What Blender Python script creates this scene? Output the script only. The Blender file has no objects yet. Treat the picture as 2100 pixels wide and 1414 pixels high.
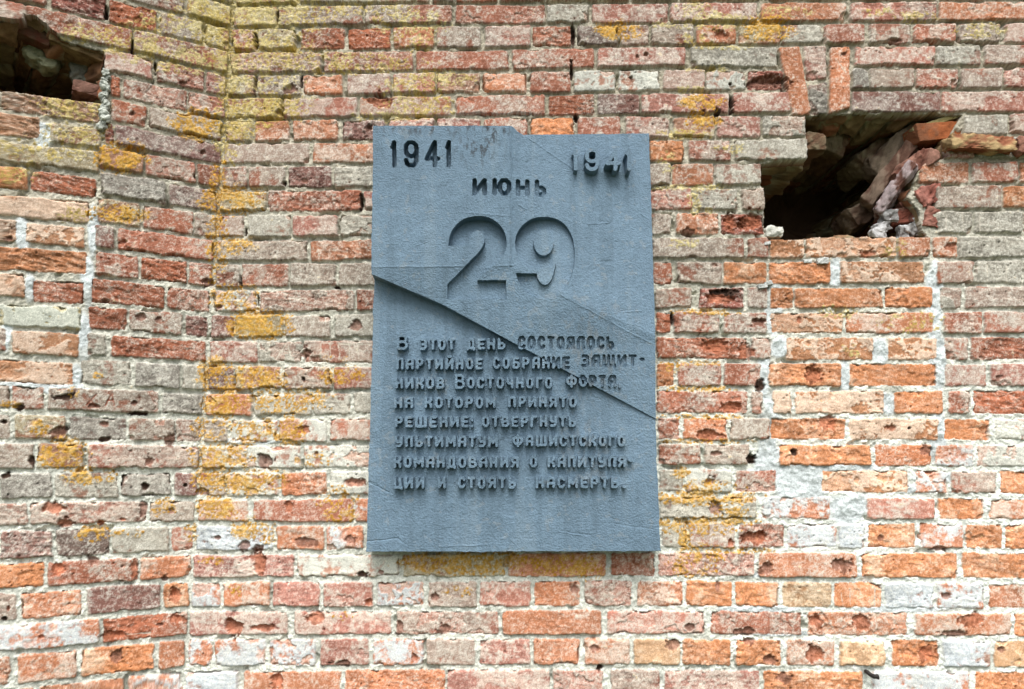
import bpy, math
import numpy as np
from mathutils import Vector

scene = bpy.context.scene
R = math.radians

# ------------------------------------------------------------------ camera
PW, PH = 2100.0, 1414.0
FPX = 1560.0
PITCH = R(9.5)
CAM = np.array([0.0, -2.34, 1.65])
cd = bpy.data.cameras.new('camera')
cd.sensor_width = 36.0
cd.lens = 36.0 * FPX / PW
cd.clip_start = 0.05
cd.clip_end = 5000
co = bpy.data.objects.new('camera', cd)
co.location = CAM.tolist()
co.rotation_euler = (R(90) + PITCH, 0, 0)
scene.collection.objects.link(co)
scene.camera = co

# ------------------------------------------------------------------ sky, sun, exposure (overcast)
SUN_EL, SUN_AZ = R(56), R(-8)          # azimuth measured from straight in front of the wall
w = bpy.data.worlds.new("World")
scene.world = w
w.use_nodes = True
nt = w.node_tree
bg = nt.nodes['Background']
sky = nt.nodes.new('ShaderNodeTexSky')
sky.sky_type = 'NISHITA'
sky.sun_disc = False
sky.sun_elevation = SUN_EL
sky.sun_rotation = R(180) + SUN_AZ
sky.air_density = 1.0
sky.dust_density = 4.0
hs = nt.nodes.new('ShaderNodeHueSaturation')
hs.inputs['Saturation'].default_value = 0.30
nt.links.new(sky.outputs[0], hs.inputs['Color'])
nt.links.new(hs.outputs[0], bg.inputs['Color'])
bg.inputs['Strength'].default_value = 0.13
sd = bpy.data.lights.new('sun', 'SUN')
sd.energy = 1.4
sd.angle = R(30)
sd.color = (1.0, 0.965, 0.92)
so = bpy.data.objects.new('sun', sd)
sdir = Vector((math.sin(SUN_AZ) * math.cos(SUN_EL), -math.cos(SUN_AZ) * math.cos(SUN_EL), math.sin(SUN_EL)))
so.rotation_euler = sdir.to_track_quat('Z', 'Y').to_euler()
so.location = (0, -4, 6)
scene.collection.objects.link(so)
scene.view_settings.view_transform = 'Standard'
scene.view_settings.look = 'None'
scene.view_settings.gamma = 1.0
scene.view_settings.use_curve_mapping = False
scene.view_settings.exposure = 0.95

# ------------------------------------------------------------------ projection helpers
cp, sp = math.cos(PITCH), math.sin(PITCH)


def rays(px, py):
    px = np.asarray(px, float); py = np.asarray(py, float)
    x = (px - PW / 2) / FPX
    y = -(py - PH / 2) / FPX
    return np.stack([x, cp - y * sp, sp + y * cp], -1)


def to_px(P):
    d = P - CAM
    f = d[..., 1] * cp + d[..., 2] * sp
    up = -d[..., 1] * sp + d[..., 2] * cp
    return PW / 2 + FPX * d[..., 0] / f, PH / 2 - FPX * up / f


class Frame:
    def __init__(s, O, U, V, N):
        s.O, s.U, s.V, s.N = [np.array(a, float) for a in (O, U, V, N)]

    def uv(s, px, py, h=0.0):
        d = rays(px, py)
        h = np.asarray(h, float)
        t = ((s.O - CAM) @ s.N + h) / (d @ s.N)
        P = CAM + d * t[..., None]
        q = P - s.O
        return q @ s.U, q @ s.V

    def pos(s, u, v, h):
        return s.O + u[..., None] * s.U + v[..., None] * s.V + h[..., None] * s.N


MAIN = Frame((0, 0, CAM[2]), (1, 0, 0), (0, 0, 1), (0, -1, 0))


def corner_px(y):
    return 478 + (y - 0) * (377 - 478) / 1390.0


def mainpos(px, py):
    u, v = MAIN.uv(px, py)
    return np.array([float(u), 0.0, CAM[2] + float(v)])


_a, _b = mainpos(corner_px(1390), 1390), mainpos(corner_px(0), 0)
PHI = R(62)
_d = np.array([math.sin(PHI), math.cos(PHI), 0])
_w = (_b - _a) / np.linalg.norm(_b - _a)
_n = np.cross(_d, _w); _n /= np.linalg.norm(_n)
SIDE = Frame(_a, _d, np.cross(_n, _d), _n)

# ------------------------------------------------------------------ noise
rng = np.random.default_rng(7)
TAB = [rng.random((256, 256)).astype(np.float32) for _ in range(6)]


def vnoise(x, y, k=0):
    T = TAB[k % 6]
    xi = np.floor(x); yi = np.floor(y)
    fx = (x - xi).astype(np.float32); fy = (y - yi).astype(np.float32)
    fx = fx * fx * (3 - 2 * fx); fy = fy * fy * (3 - 2 * fy)
    o = k * 37
    x0 = (xi.astype(np.int64) + o) & 255; y0 = (yi.astype(np.int64) + 2 * o) & 255
    x1 = (x0 + 1) & 255; y1 = (y0 + 1) & 255
    a = T[y0, x0]; b = T[y0, x1]; c = T[y1, x0]; d = T[y1, x1]
    return (a + (b - a) * fx) * (1 - fy) + (c + (d - c) * fx) * fy


def fbm(x, y, size, k=0, octv=4, gain=0.5):
    """fractal noise in about -1..1, size = largest wavelength in metres"""
    s = 0; a = 1.0; t = 0; f = 1.0 / size
    for i in range(octv):
        # rotate each octave to hide the lattice
        c, q = math.cos(0.7 * i + k), math.sin(0.7 * i + k)
        s = s + a * (vnoise((x * c - y * q) * f + 11.3 * i, (x * q + y * c) * f + 5.7 * i, k + i) * 2 - 1)
        t += a; a *= gain; f *= 2.03
    return (s / t * 1.8).astype(np.float32)


def cells(x, y, size, k=0):
    """distance to the nearest feature point / size, and its id value"""
    gx, gy = x / size, y / size
    ix, iy = np.floor(gx), np.floor(gy)
    best = np.full(np.shape(x), 9.0, np.float32); idv = np.zeros(np.shape(x), np.float32)
    T1, T2, T3 = TAB[k % 6], TAB[(k + 1) % 6], TAB[(k + 2) % 6]
    for dx in (-1, 0, 1):
        for dy in (-1, 0, 1):
            cx = (ix + dx).astype(np.int64); cy = (iy + dy).astype(np.int64)
            a = cx & 255; b = cy & 255
            d = np.hypot(cx + T1[b, a] - gx, cy + T2[b, a] - gy).astype(np.float32)
            m = d < best
            best = np.where(m, d, best); idv = np.where(m, T3[b, a], idv)
    return best, idv


def sstep(a, b, x):
    t = np.clip((x - a) / (b - a), 0, 1)
    return t * t * (3 - 2 * t)


def inside(poly, x, y):
    r = np.zeros(np.shape(x), bool)
    n = len(poly)
    for i in range(n):
        x0, y0 = poly[i]; x1, y1 = poly[(i + 1) % n]
        if y0 == y1:
            continue
        c = ((y0 > y) != (y1 > y)) & (x < (x1 - x0) * (y - y0) / (y1 - y0) + x0)
        r ^= c
    return r


def segdist(x, y, a, b):
    ax, ay = a; bx, by = b
    dx, dy = bx - ax, by - ay
    L = dx * dx + dy * dy + 1e-12
    t = np.clip(((x - ax) * dx + (y - ay) * dy) / L, 0, 1)
    return np.hypot(x - ax - t * dx, y - ay - t * dy)


def lin(c):
    c = np.asarray(c, np.float32) / 255.0
    return np.where(c <= 0.04045, c / 12.92, ((c + 0.055) / 1.055) ** 2.4).astype(np.float32)


# ------------------------------------------------------------------ objects, meshes, materials
def link(o):
    scene.collection.objects.link(o)
    return o


def thing(name, label, cat, loc, group=None):
    o = link(bpy.data.objects.new(name, None))
    o.location = loc
    o.empty_display_size = 0.1
    o['label'] = label; o['category'] = cat
    o['kind'] = 'thing'
    if group:
        o['group'] = group
    return o


def mesh_obj(name, P, F, col, mat, parent=None, smooth=True, sharp=None):
    """P (n,3) world positions, F (m,4) or (m,3) indices, col (n,3) linear pigment colours"""
    me = bpy.data.meshes.new(name)
    P = np.asarray(P, np.float32); F = np.asarray(F, np.int32)
    org = np.array(parent.location, np.float32) if parent is not None else P.mean(0)
    me.vertices.add(len(P))
    me.vertices.foreach_set('co', (P - org).ravel())
    k = F.shape[1]
    me.loops.add(F.size); me.polygons.add(len(F))
    me.loops.foreach_set('vertex_index', F.ravel())
    me.polygons.foreach_set('loop_start', np.arange(0, F.size, k, dtype=np.int32))
    me.polygons.foreach_set('loop_total', np.full(len(F), k, np.int32))
    me.polygons.foreach_set('use_smooth', np.full(len(F), smooth, bool))
    if col is not None:
        at = me.color_attributes.new('pigment', 'FLOAT_COLOR', 'POINT')
        c4 = np.ones((len(P), 4), np.float32); c4[:, :3] = col
        at.data.foreach_set('color', c4.ravel())
    me.update(calc_edges=True)
    me.validate()
    me.materials.append(mat)
    if sharp:
        me.set_sharp_from_angle(angle=sharp)
    o = link(bpy.data.objects.new(name, me))
    if parent is not None:
        o.parent = parent
    else:
        o.location = org.tolist()
    return o


def material(name, base=None, rough=0.92, grain=(420, 0.22), speck=(900, 0.2), bump=((350, 0.0012), (1100, 0.0006)), spec=0.2):
    m = bpy.data.materials.new(name); m.use_nodes = True
    t = m.node_tree; N = t.nodes; L = t.links
    b = N['Principled BSDF']
    b.inputs['Roughness'].default_value = rough
    b.inputs['Specular IOR Level'].default_value = spec
    tc = N.new('ShaderNodeTexCoord')
    if base is None:
        c = N.new('ShaderNodeAttribute'); c.attribute_name = 'pigment'; csock = c.outputs['Color']
    else:
        c = N.new('ShaderNodeRGB'); c.outputs[0].default_value = (*base, 1); csock = c.outputs[0]
    for sc, amt in (grain, speck):
        n = N.new('ShaderNodeTexNoise'); n.inputs['Scale'].default_value = sc
        n.inputs['Detail'].default_value = 3; n.inputs['Roughness'].default_value = 0.65
        L.new(tc.outputs['Object'], n.inputs['Vector'])
        r = N.new('ShaderNodeMapRange')
        r.inputs['From Min'].default_value = 0.3; r.inputs['From Max'].default_value = 0.7
        r.inputs['To Min'].default_value = 1 - amt; r.inputs['To Max'].default_value = 1 + amt
        L.new(n.outputs['Fac'], r.inputs['Value'])
        x = N.new('ShaderNodeVectorMath'); x.operation = 'SCALE'
        L.new(csock, x.inputs[0]); L.new(r.outputs[0], x.inputs['Scale'])
        csock = x.outputs[0]
    L.new(csock, b.inputs['Base Color'])
    prev = None
    for sc, dist in bump:
        n = N.new('ShaderNodeTexNoise'); n.inputs['Scale'].default_value = sc
        n.inputs['Detail'].default_value = 4
        L.new(tc.outputs['Object'], n.inputs['Vector'])
        u = N.new('ShaderNodeBump'); u.inputs['Strength'].default_value = 1.0
        u.inputs['Distance'].default_value = dist
        L.new(n.outputs['Fac'], u.inputs['Height'])
        if prev is not None:
            L.new(prev.outputs[0], u.inputs['Normal'])
        prev = u
    L.new(prev.outputs[0], b.inputs['Normal'])
    return m


MAT_BRICK = material('weathered_brick_and_mortar', rough=0.95, spec=0.1)
MAT_PLAQUE = material('blue_grey_painted_cement', rough=0.75, grain=(160, 0.05), speck=(700, 0.06),
                      bump=((190, 0.0040), (520, 0.0014)), spec=0.25)
MAT_STONE = material('pale_lime_stone', rough=0.95, spec=0.1)
MAT_IRON = material('rusty_black_iron', base=(0.018, 0.014, 0.012), rough=0.6, spec=0.4)

# ------------------------------------------------------------------ brick kinds: body, coat, cover, roughness
K = {
    'g': ((184, 128, 106), (184, 166, 150), .74, 0),
    'G': ((186, 146, 126), (192, 186, 171), .82, 0),
    'k': ((150, 120, 108), (166, 159, 148), .86, 0),
    'p': ((196, 134, 112), (196, 172, 156), .62, 0),
    'P': ((204, 142, 124), (212, 182, 166), .56, 0),
    'r': ((192, 126, 101), (194, 162, 144), .50, .12),
    'R': ((186, 118, 90), (188, 148, 126), .40, .55),
    'o': ((212, 144, 108), (218, 182, 160), .44, .12),
    'O': ((222, 150, 104), (228, 184, 150), .40, .30),
    'm': ((158, 114, 102), (168, 144, 134), .58, .15),
    'd': ((134, 114, 104), (150, 136, 126), .5, .05),
    'w': ((208, 160, 138), (222, 222, 210), .70, 0),
    'b': ((218, 148, 114), (216, 222, 224), .58, .05),
    'B': ((206, 164, 144), (214, 222, 226), .84, 0),
    'c': ((210, 152, 112), (240, 207, 180), .58, .05),
    'C': ((205, 190, 140), (222, 226, 210), .72, .0),
    'y': ((190, 144, 118), (196, 180, 146), .60, .05),
    't': ((222, 176, 134), (231, 199, 163), .50, .05),
    'x': ((172, 108, 92), (178, 132, 116), .35, .95),
}

# course boundaries of the main wall: height of the bed joint at four places along the wall
JX = np.array([480, 750, 1340, 2090.0])
J = [(10, 7, 3, 0), (56, 52, 47.5, 43), (105, 102, 93.5, 89), (152, 148, 140, 135.5), (199, 195, 187.5, 182),
     (245, 240.5, 235, 230), (292, 288.5, 284.5, 277), (338, 336, 332, 327), (387, 386, 383, 377), (437, 435, 433, 430),
     (490, 487, 484, 481), (539, 535, 533.5, 531), (592, 589, 586, 584), (645, 641, 636, 635), (696, 694, 688, 688),
     (747, 748, 740, 742), (804, 802, 797, 797), (857, 854, 852, 855), (911, 909, 907, 908), (966, 963, 958, 962),
     (1022, 1019, 1013, 1018), (1074, 1075, 1069, 1071), (1134, 1133, 1128, 1131), (1190, 1189, 1187, 1193),
     (1250, 1250, 1248, 1254), (1308, 1307, 1306, 1311), (1372, 1370, 1369, 1375), (1434, 1432, 1431, 1438)]
J = np.array([tuple(np.array(J[0]) - 46)] + J, float)       # J[i], J[i+1] bound course i


def joint(i, x):
    return float(np.interp(x, JX, J[i]))


MAINB = {
    0: "455,607y 612,698g 701,880y 885,930g 935,1020r 1026,1118r 1122,1290y 1296,1390g 1396,1560y 1566,1740y 1746,1922p 1928,2110p",
    1: "455,567y 570,743g 748,926g 934,1118r 1122,1210G 1216,1372P 1376,1553P 1560,1737o 1746,1922P 1928,2110o",
    2: "455,522r 528,604y 616,706R 713,801R 807,890o 896,985g 995,1088P 1092,1172R 1184,1268d 1275,1332p 1337,1423g 1429,1511o 1516,1602y 1606,1687G 1691,1775r 1784,1870g 1875,1962r 1966,2053g 2063,2150P",
    3: "455,657r 663,846r 853,1043r 1050,1219r 1226,1405P 1416,1595G 1755,1919P 1922,2013G 2020,2200p",
    4: "450,523y 527,616g 621,701o 712,799P 805,892P 896,985y 990,1080o 1086,1171r 1177,1262w 1269,1354w 1361,1446P 1449,1530w 1535,1607x 1749,1782k 1785,1875g 1880,1966p 1973,2058p 2062,2150P",
    5: "450,576y 581,733P 738,925o 934,1117r 1125,1219R 1226,1311m 1315,1495P 1502,1621P 1748,1930m 1933,2110P",
    6: "445,515y 522,592o 600,692o 701,790m 796,891P 897,985P 992,1082r 1088,1178O 1185,1272p 1283,1372P 1382,1467y 1472,1560P 1565,1652G 1979,2070G 2074,2160p",
    7: "445,633p 641,820o 828,1000g 1010,1325g 1333,1404O 1412,1499p 1507,1657G",
    8: "440,505p 509,583g 590,679m 685,770G 780,1320g 1328,1376g 1379,1464o 1466,1563G 1888,1990o 1996,2090p 2095,2180o",
    9: "435,546y 549,740r 744,830P 840,1320g 1330,1420P 1430,1514G 1522,1569g 1922,2056g 2060,2150O",
    10: "435,498p 507,595G 600,693P 697,780G 790,1330g 1337,1377g 1387,1475o 1480,1569x 1925,1996G 2001,2097G 2102,2190g",
    11: "430,630g 637,780o 790,1330g 1338,1526g 1534,1577g 1579,1650c 1656,1838c 1843,1910o 1916,1965o 1969,2160G",
    12: "425,490g 494,590r 594,688g 693,780g 790,1335g 1340,1379r 1389,1480g 1484,1573O 1577,1704O 1724,1898c 1922,1998r 2001,2098G 2103,2190g",
    13: "422,525w 532,726g 731,800r 810,1335g 1343,1420g 1434,1526x 1534,1575p 1580,1628O 1631,1813O 1817,1912O 1928,1976G 1981,2170p",
    14: "420,479m 482,580y 584,677g 686,780G 790,1340g 1346,1377R 1382,1475p 1485,1574p 1582,1731c 1736,1915o 1937,2016r 2020,2200p",
    15: "418,527P 530,617G 621,780p 790,1340g 1346,1534R 1541,1581r 1613,1792c 1822,1923c 1939,1988p 1992,2180R",
    16: "412,478m 481,574y 580,677g 685,780p 790,1340g 1347,1382O 1391,1480p 1485,1561r 1576,1727O 1743,1923O 1939,2025P 2033,2120P",
    17: "408,515o 519,640G 644,719G 725,800G 810,1340g 1347,1534r 1541,1565r 1585,1625c 1631,1815c 1836,1935O 1946,1993p 1997,2180R",
    18: "403,466g 473,567w 572,670w 676,790p 800,1340g 1349,1395r 1401,1493o 1498,1579g 1581,1736O 1742,1926c 1937,2032O 2041,2130w",
    19: "398,616w 623,790w 800,1340g 1350,1437g 1445,1540g 1598,1788O 1796,1911o 1920,1998b 2004,2190w",
    20: "396,461g 464,570w 576,669o 676,790w 800,1340g 1352,1403G 1408,1501w 1510,1594p 1686,1864c 1878,1944b 1952,2045p 2051,2140O",
    21: "395,507o 519,724r 727,800b 810,1345g 1353,1553G 1564,1705b 1779,1917P 1927,2019O 2030,2120o",
    22: "392,560B 567,663o 668,745b 752,1345g 1356,1410G 1413,1507p 1515,1609r 1616,1718b 1721,1775B 1779,1879O 1888,1977b 1983,2057O 2063,2150O",
    23: "388,603P 609,819w 825,1035y 1041,1243o 1254,1344R 1350,1549P 1558,1757o 1766,1965O 1975,2170O",
    24: "384,450b 455,553o 559,655P 663,764P 772,869b 878,978p 985,1088P 1095,1190o 1199,1296p 1307,1401o 1407,1503O 1508,1599O 1606,1706t 1711,1809O 1816,1915B 1923,2020b 2030,2130o",
    25: "380,589P 603,803P 813,1022p 1030,1233o 1245,1446P 1457,1646r 1658,1863o 1877,2075o 2081,2280O",
    26: "375,434b 439,544b 551,646b 656,756P 765,869b 874,975p 983,1088P 1095,1189o 1198,1292o 1300,1396t 1400,1499O 1510,1604O 1614,1712o 1721,1816t 1829,1927O 1935,2032B 2041,2130t",
    27: "370,487B 497,699o 707,912o 916,1128P 1135,1237P 1252,1353p 1363,1561P 1568,1770O 1788,1990b 2001,2200O",
}
# side wall, same courses
SIDEB = {
    0: "380,500y 250,375y",
    1: "385,490y 250,378g 100,244p",
    2: "421,490y 330,417g 225,322R 105,217x 0,95p -120,-6p",
    3: "275,490r 55,271r -60,51p",
    4: "424,485P 323,419p 215,313P",
    5: "386,480p 254,384p 227,248R",
    6: "305,475g 228,300r",
    7: "236,470m 216,233x",
    8: "406,468r 299,402p 204,293y",
    9: "347,466m 206,340k",
    10: "399,466g 293,397r 199,287y",
    11: "241,462r 194,233m",
    12: "388,460r 289,384R 196,284r",
    13: "344,450r 187,338R",
    14: "381,448m 265,374g 182,260R",
    15: "227,444R 178,217G",
    16: "375,432G 276,369k 166,268G",
    17: "334,432k 97,326g 24,90r -70,20g",
    18: "361,430g 265,359g 143,260k 29,135y -66,21g",
    19: "181,428p 75,171y -110,70g",
    20: "358,424m 247,352k 113,242G 1,106k -100,-4g",
    21: "305,422g 60,300p -40,56p",
    22: "351,420p 230,347G 115,226d 0,108m -100,-6p",
    23: "288,412o 98,283r -90,92O",
    24: "337,410O 178,330m 43,168o -60,35p",
    25: "210,400R -5,202b -100,-11p",
    26: "327,395o 166,318O 35,159o -60,21o",
    27: "264,398b 81,255o -30,68o -140,-36b",
}
# blocked opening on the side wall: x0,x1, top/bottom left, top/bottom right (photo coordinates)
SIDEP = [
    (2, 210, 183, 223, 211, 252, 'y!'), (-100, -4, 172, 210, 182, 222, 'r'),
    (-90, 81, 216, 270, 240, 282, 'c!'), (103, 206, 252, 290, 265, 303, 'y'),
    (-90, 202, 280, 318, 312, 352, 'y'),
    (-90, 57, 330, 380, 345, 388, 'O'), (63, 197, 347, 389, 366, 405, 'R!'),
    (-90, 183, 392, 432, 412, 458, 'c'),
    (-90, 34, 440, 488, 452, 495, 'c'), (53, 173, 455, 495, 466, 509, 'c'),
    (-90, 178, 497, 547, 517, 563, 'O!'),
    (-90, 52, 553, 603, 560, 609, 'c'), (65, 174, 572, 618, 579, 624, 'R'),
    (-90, 166, 619, 663, 630, 677, 'C'),
    (22, 162, 678, 725, 684, 731, 'c'), (-90, 12, 668, 716, 674, 722, 'p'),
    (-90, 150, 734, 782, 743, 791, 'c'),
]
# bricks standing on end in the flat arch over the right hole
SOLD = [([(1598, 97), (1641, 95), (1664, 234), (1625, 236)], 'o'),
        ([(1648, 95), (1695, 94), (1696, 158), (1655, 165)], 'P'),
        ([(1657, 173), (1697, 168), (1698, 233), (1664, 234)], 'k'),
        ([(1704, 95), (1745, 95), (1744, 222), (1701, 234)], 'o')]

HOLE_R = [(1654, 237), (1700, 234), (1760, 230), (1830, 233), (1925, 230), (1976, 233), (1953, 272), (1936, 296),
          (1943, 322), (1900, 332), (1886, 350), (1874, 385), (1864, 402), (1889, 432), (1893, 470), (1909, 486),
          (1660, 488), (1645, 492), (1576, 492), (1569, 470), (1570, 440), (1567, 385), (1562, 380), (1562, 333),
          (1600, 328), (1657, 327)]
HOLE_L = [(-150, 10), (-40, 30), (30, 41), (50, 38), (56, 28), (75, 33), (100, 53), (125, 76), (165, 90), (213, 103),
          (214, 150), (216, 209), (100, 197), (30, 184), (-40, 176), (-150, 160)]

# lichen: x, y, rx, ry, amount, kind (0 pale yellow-green, 1 ochre)
LICH = [(520, 20, 130, 45, 1, 0), (430, 35, 50, 45, 1, 0), (468, 120, 22, 100, 1, 0), (462, 260, 22, 60, .8, 0),
        (560, 95, 60, 25, .7, 0), (600, 120, 90, 20, .6, 0), (720, 130, 120, 18, .55, 0), (540, 160, 60, 18, .7, 0),
        (540, 220, 75, 28, .9, 0), (480, 260, 40, 25, .9, 0), (840, 45, 60, 22, .6, 0), (700, 15, 120, 12, .6, 0),
        (850, 80, 40, 18, .45, 0), (845, 180, 55, 22, .6, 0), (900, 160, 60, 14, .7, 0), (860, 215, 60, 18, .55, 0),
        (820, 238, 70, 8, .7, 0), (530, 250, 30, 12, .8, 0), (350, 45, 60, 20, .6, 0), (250, 65, 60, 16, .55, 0),
        (310, 100, 90, 22, .55, 0), (170, 72, 40, 20, .5, 0), (400, 130, 70, 20, .5, 0), (400, 255, 40, 25, .85, 1),
        (150, 215, 60, 22, .75, 0), (150, 270, 60, 20, .7, 0), (100, 305, 120, 22, .5, 0), (250, 325, 50, 26, .8, 1),
        (30, 360, 40, 18, .5, 0), (160, 440, 30, 16, .5, 0), (240, 440, 50, 14, .8, 1), (470, 408, 55, 26, .9, 1),
        (452, 380, 20, 40, .6, 1), (446, 500, 18, 60, .65, 1), (480, 505, 35, 16, .6, 1), (442, 580, 10, 40, .5, 1),
        (480, 590, 40, 8, .5, 1), (480, 610, 40, 22, .45, 1), (530, 665, 52, 28, .95, 1), (440, 770, 28, 30, .95, 1),
        (520, 775, 55, 22, .75, 1), (460, 800, 20, 14, 1, 1), (460, 830, 35, 25, .9, 1), (590, 820, 80, 25, .5, 1),
        (430, 880, 30, 22, .5, 1), (530, 885, 60, 22, .6, 1), (590, 885, 30, 25, .7, 1), (455, 940, 50, 28, .75, 1),
        (430, 960, 25, 15, .8, 1), (490, 990, 55, 22, .9, 1), (430, 985, 30, 25, .7, 1), (555, 985, 30, 20, .5, 1),
        (445, 1040, 32, 20, 1, 1), (690, 1025, 40, 22, .5, 1), (700, 1055, 30, 16, .5, 1), (640, 945, 40, 15, .35, 1),
        (515, 1085, 38, 18, .9, 1), (545, 1100, 20, 14, .6, 1), (700, 770, 40, 16, .6, 1), (690, 735, 20, 8, .3, 1),
        (130, 930, 38, 28, .9, 1), (80, 880, 14, 16, .7, 1), (165, 975, 34, 16, .9, 1), (215, 975, 20, 16, .4, 1),
        (190, 1095, 28, 14, .7, 1), (270, 1095, 38, 8, .5, 1), (335, 1040, 20, 16, .6, 1), (395, 1090, 12, 18, .6, 1),
        (150, 805, 10, 10, .8, 1), (200, 770, 10, 6, .6, 1), (440, 1150, 24, 8, .5, 1), (20, 830, 20, 6, .7, 1),
        (1270, 62, 40, 16, .9, 1), (1425, 18, 28, 16, .6, 0), (1480, 40, 70, 8, .8, 0), (1400, 50, 60, 10, .4, 0),
        (1475, 52, 50, 10, .6, 0), (1575, 58, 42, 22, .85, 1), (1610, 25, 50, 10, .5, 0), (1470, 30, 10, 6, .6, 0),
        (1425, 85, 30, 12, .7, 0), (1480, 96, 60, 6, .8, 0), (1440, 212, 40, 14, .85, 1), (1445, 245, 28, 16, .9, 1),
        (1400, 275, 50, 8, .7, 0), (1440, 140, 40, 6, .6, 0), (1420, 183, 26, 6, .8, 0), (1880, 34, 40, 9, .7, 0),
        (2010, 62, 40, 14, .6, 0), (1800, 25, 30, 8, .3, 0), (1500, 305, 30, 8, .4, 0), (1370, 330, 16, 20, .5, 0),
        (1420, 384, 60, 6, .7, 0), (1425, 410, 12, 22, .7, 0), (1440, 432, 28, 5, .8, 0), (1400, 500, 30, 8, .4, 0),
        (1450, 640, 60, 6, .6, 1), (1410, 745, 60, 5, .5, 1), (1440, 797, 70, 6, .7, 1), (1380, 752, 14, 14, .5, 1),
        (1440, 855, 80, 5, .5, 1), (1460, 905, 90, 5, .5, 1), (1395, 970, 14, 10, .8, 1), (1450, 1000, 60, 14, .5, 1),
        (1440, 1020, 90, 14, .9, 1), (1510, 1055, 35, 12, .7, 1), (1380, 1072, 50, 8, 1, 1), (1480, 1070, 60, 9, .9, 1),
        (1405, 1105, 10, 28, .8, 1), (1440, 1085, 60, 12, .6, 1), (1440, 1135, 40, 18, .7, 1), (1510, 1130, 60, 6, .8, 1),
        (1420, 1165, 40, 18, .5, 1), (1150, 1160, 60, 18, .7, 1), (1210, 1165, 30, 20, .7, 1), (960, 1155, 110, 20, .75, 1),
        (880, 1150, 40, 14, .5, 1), (940, 1215, 25, 12, .5, 1), (705, 1265, 20, 8, .5, 1), (485, 1210, 12, 10, .5, 1),
        (1300, 880, 30, 3, .3, 1), (1790, 295, 60, 8, .3, 0), (1850, 350, 30, 8, .5, 0), (1720, 640, 40, 12, .35, 0),
        (1870, 660, 60, 18, .3, 0), (1840, 510, 20, 20, .5, 0), (1745, 720, 30, 14, .3, 0)]
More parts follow.
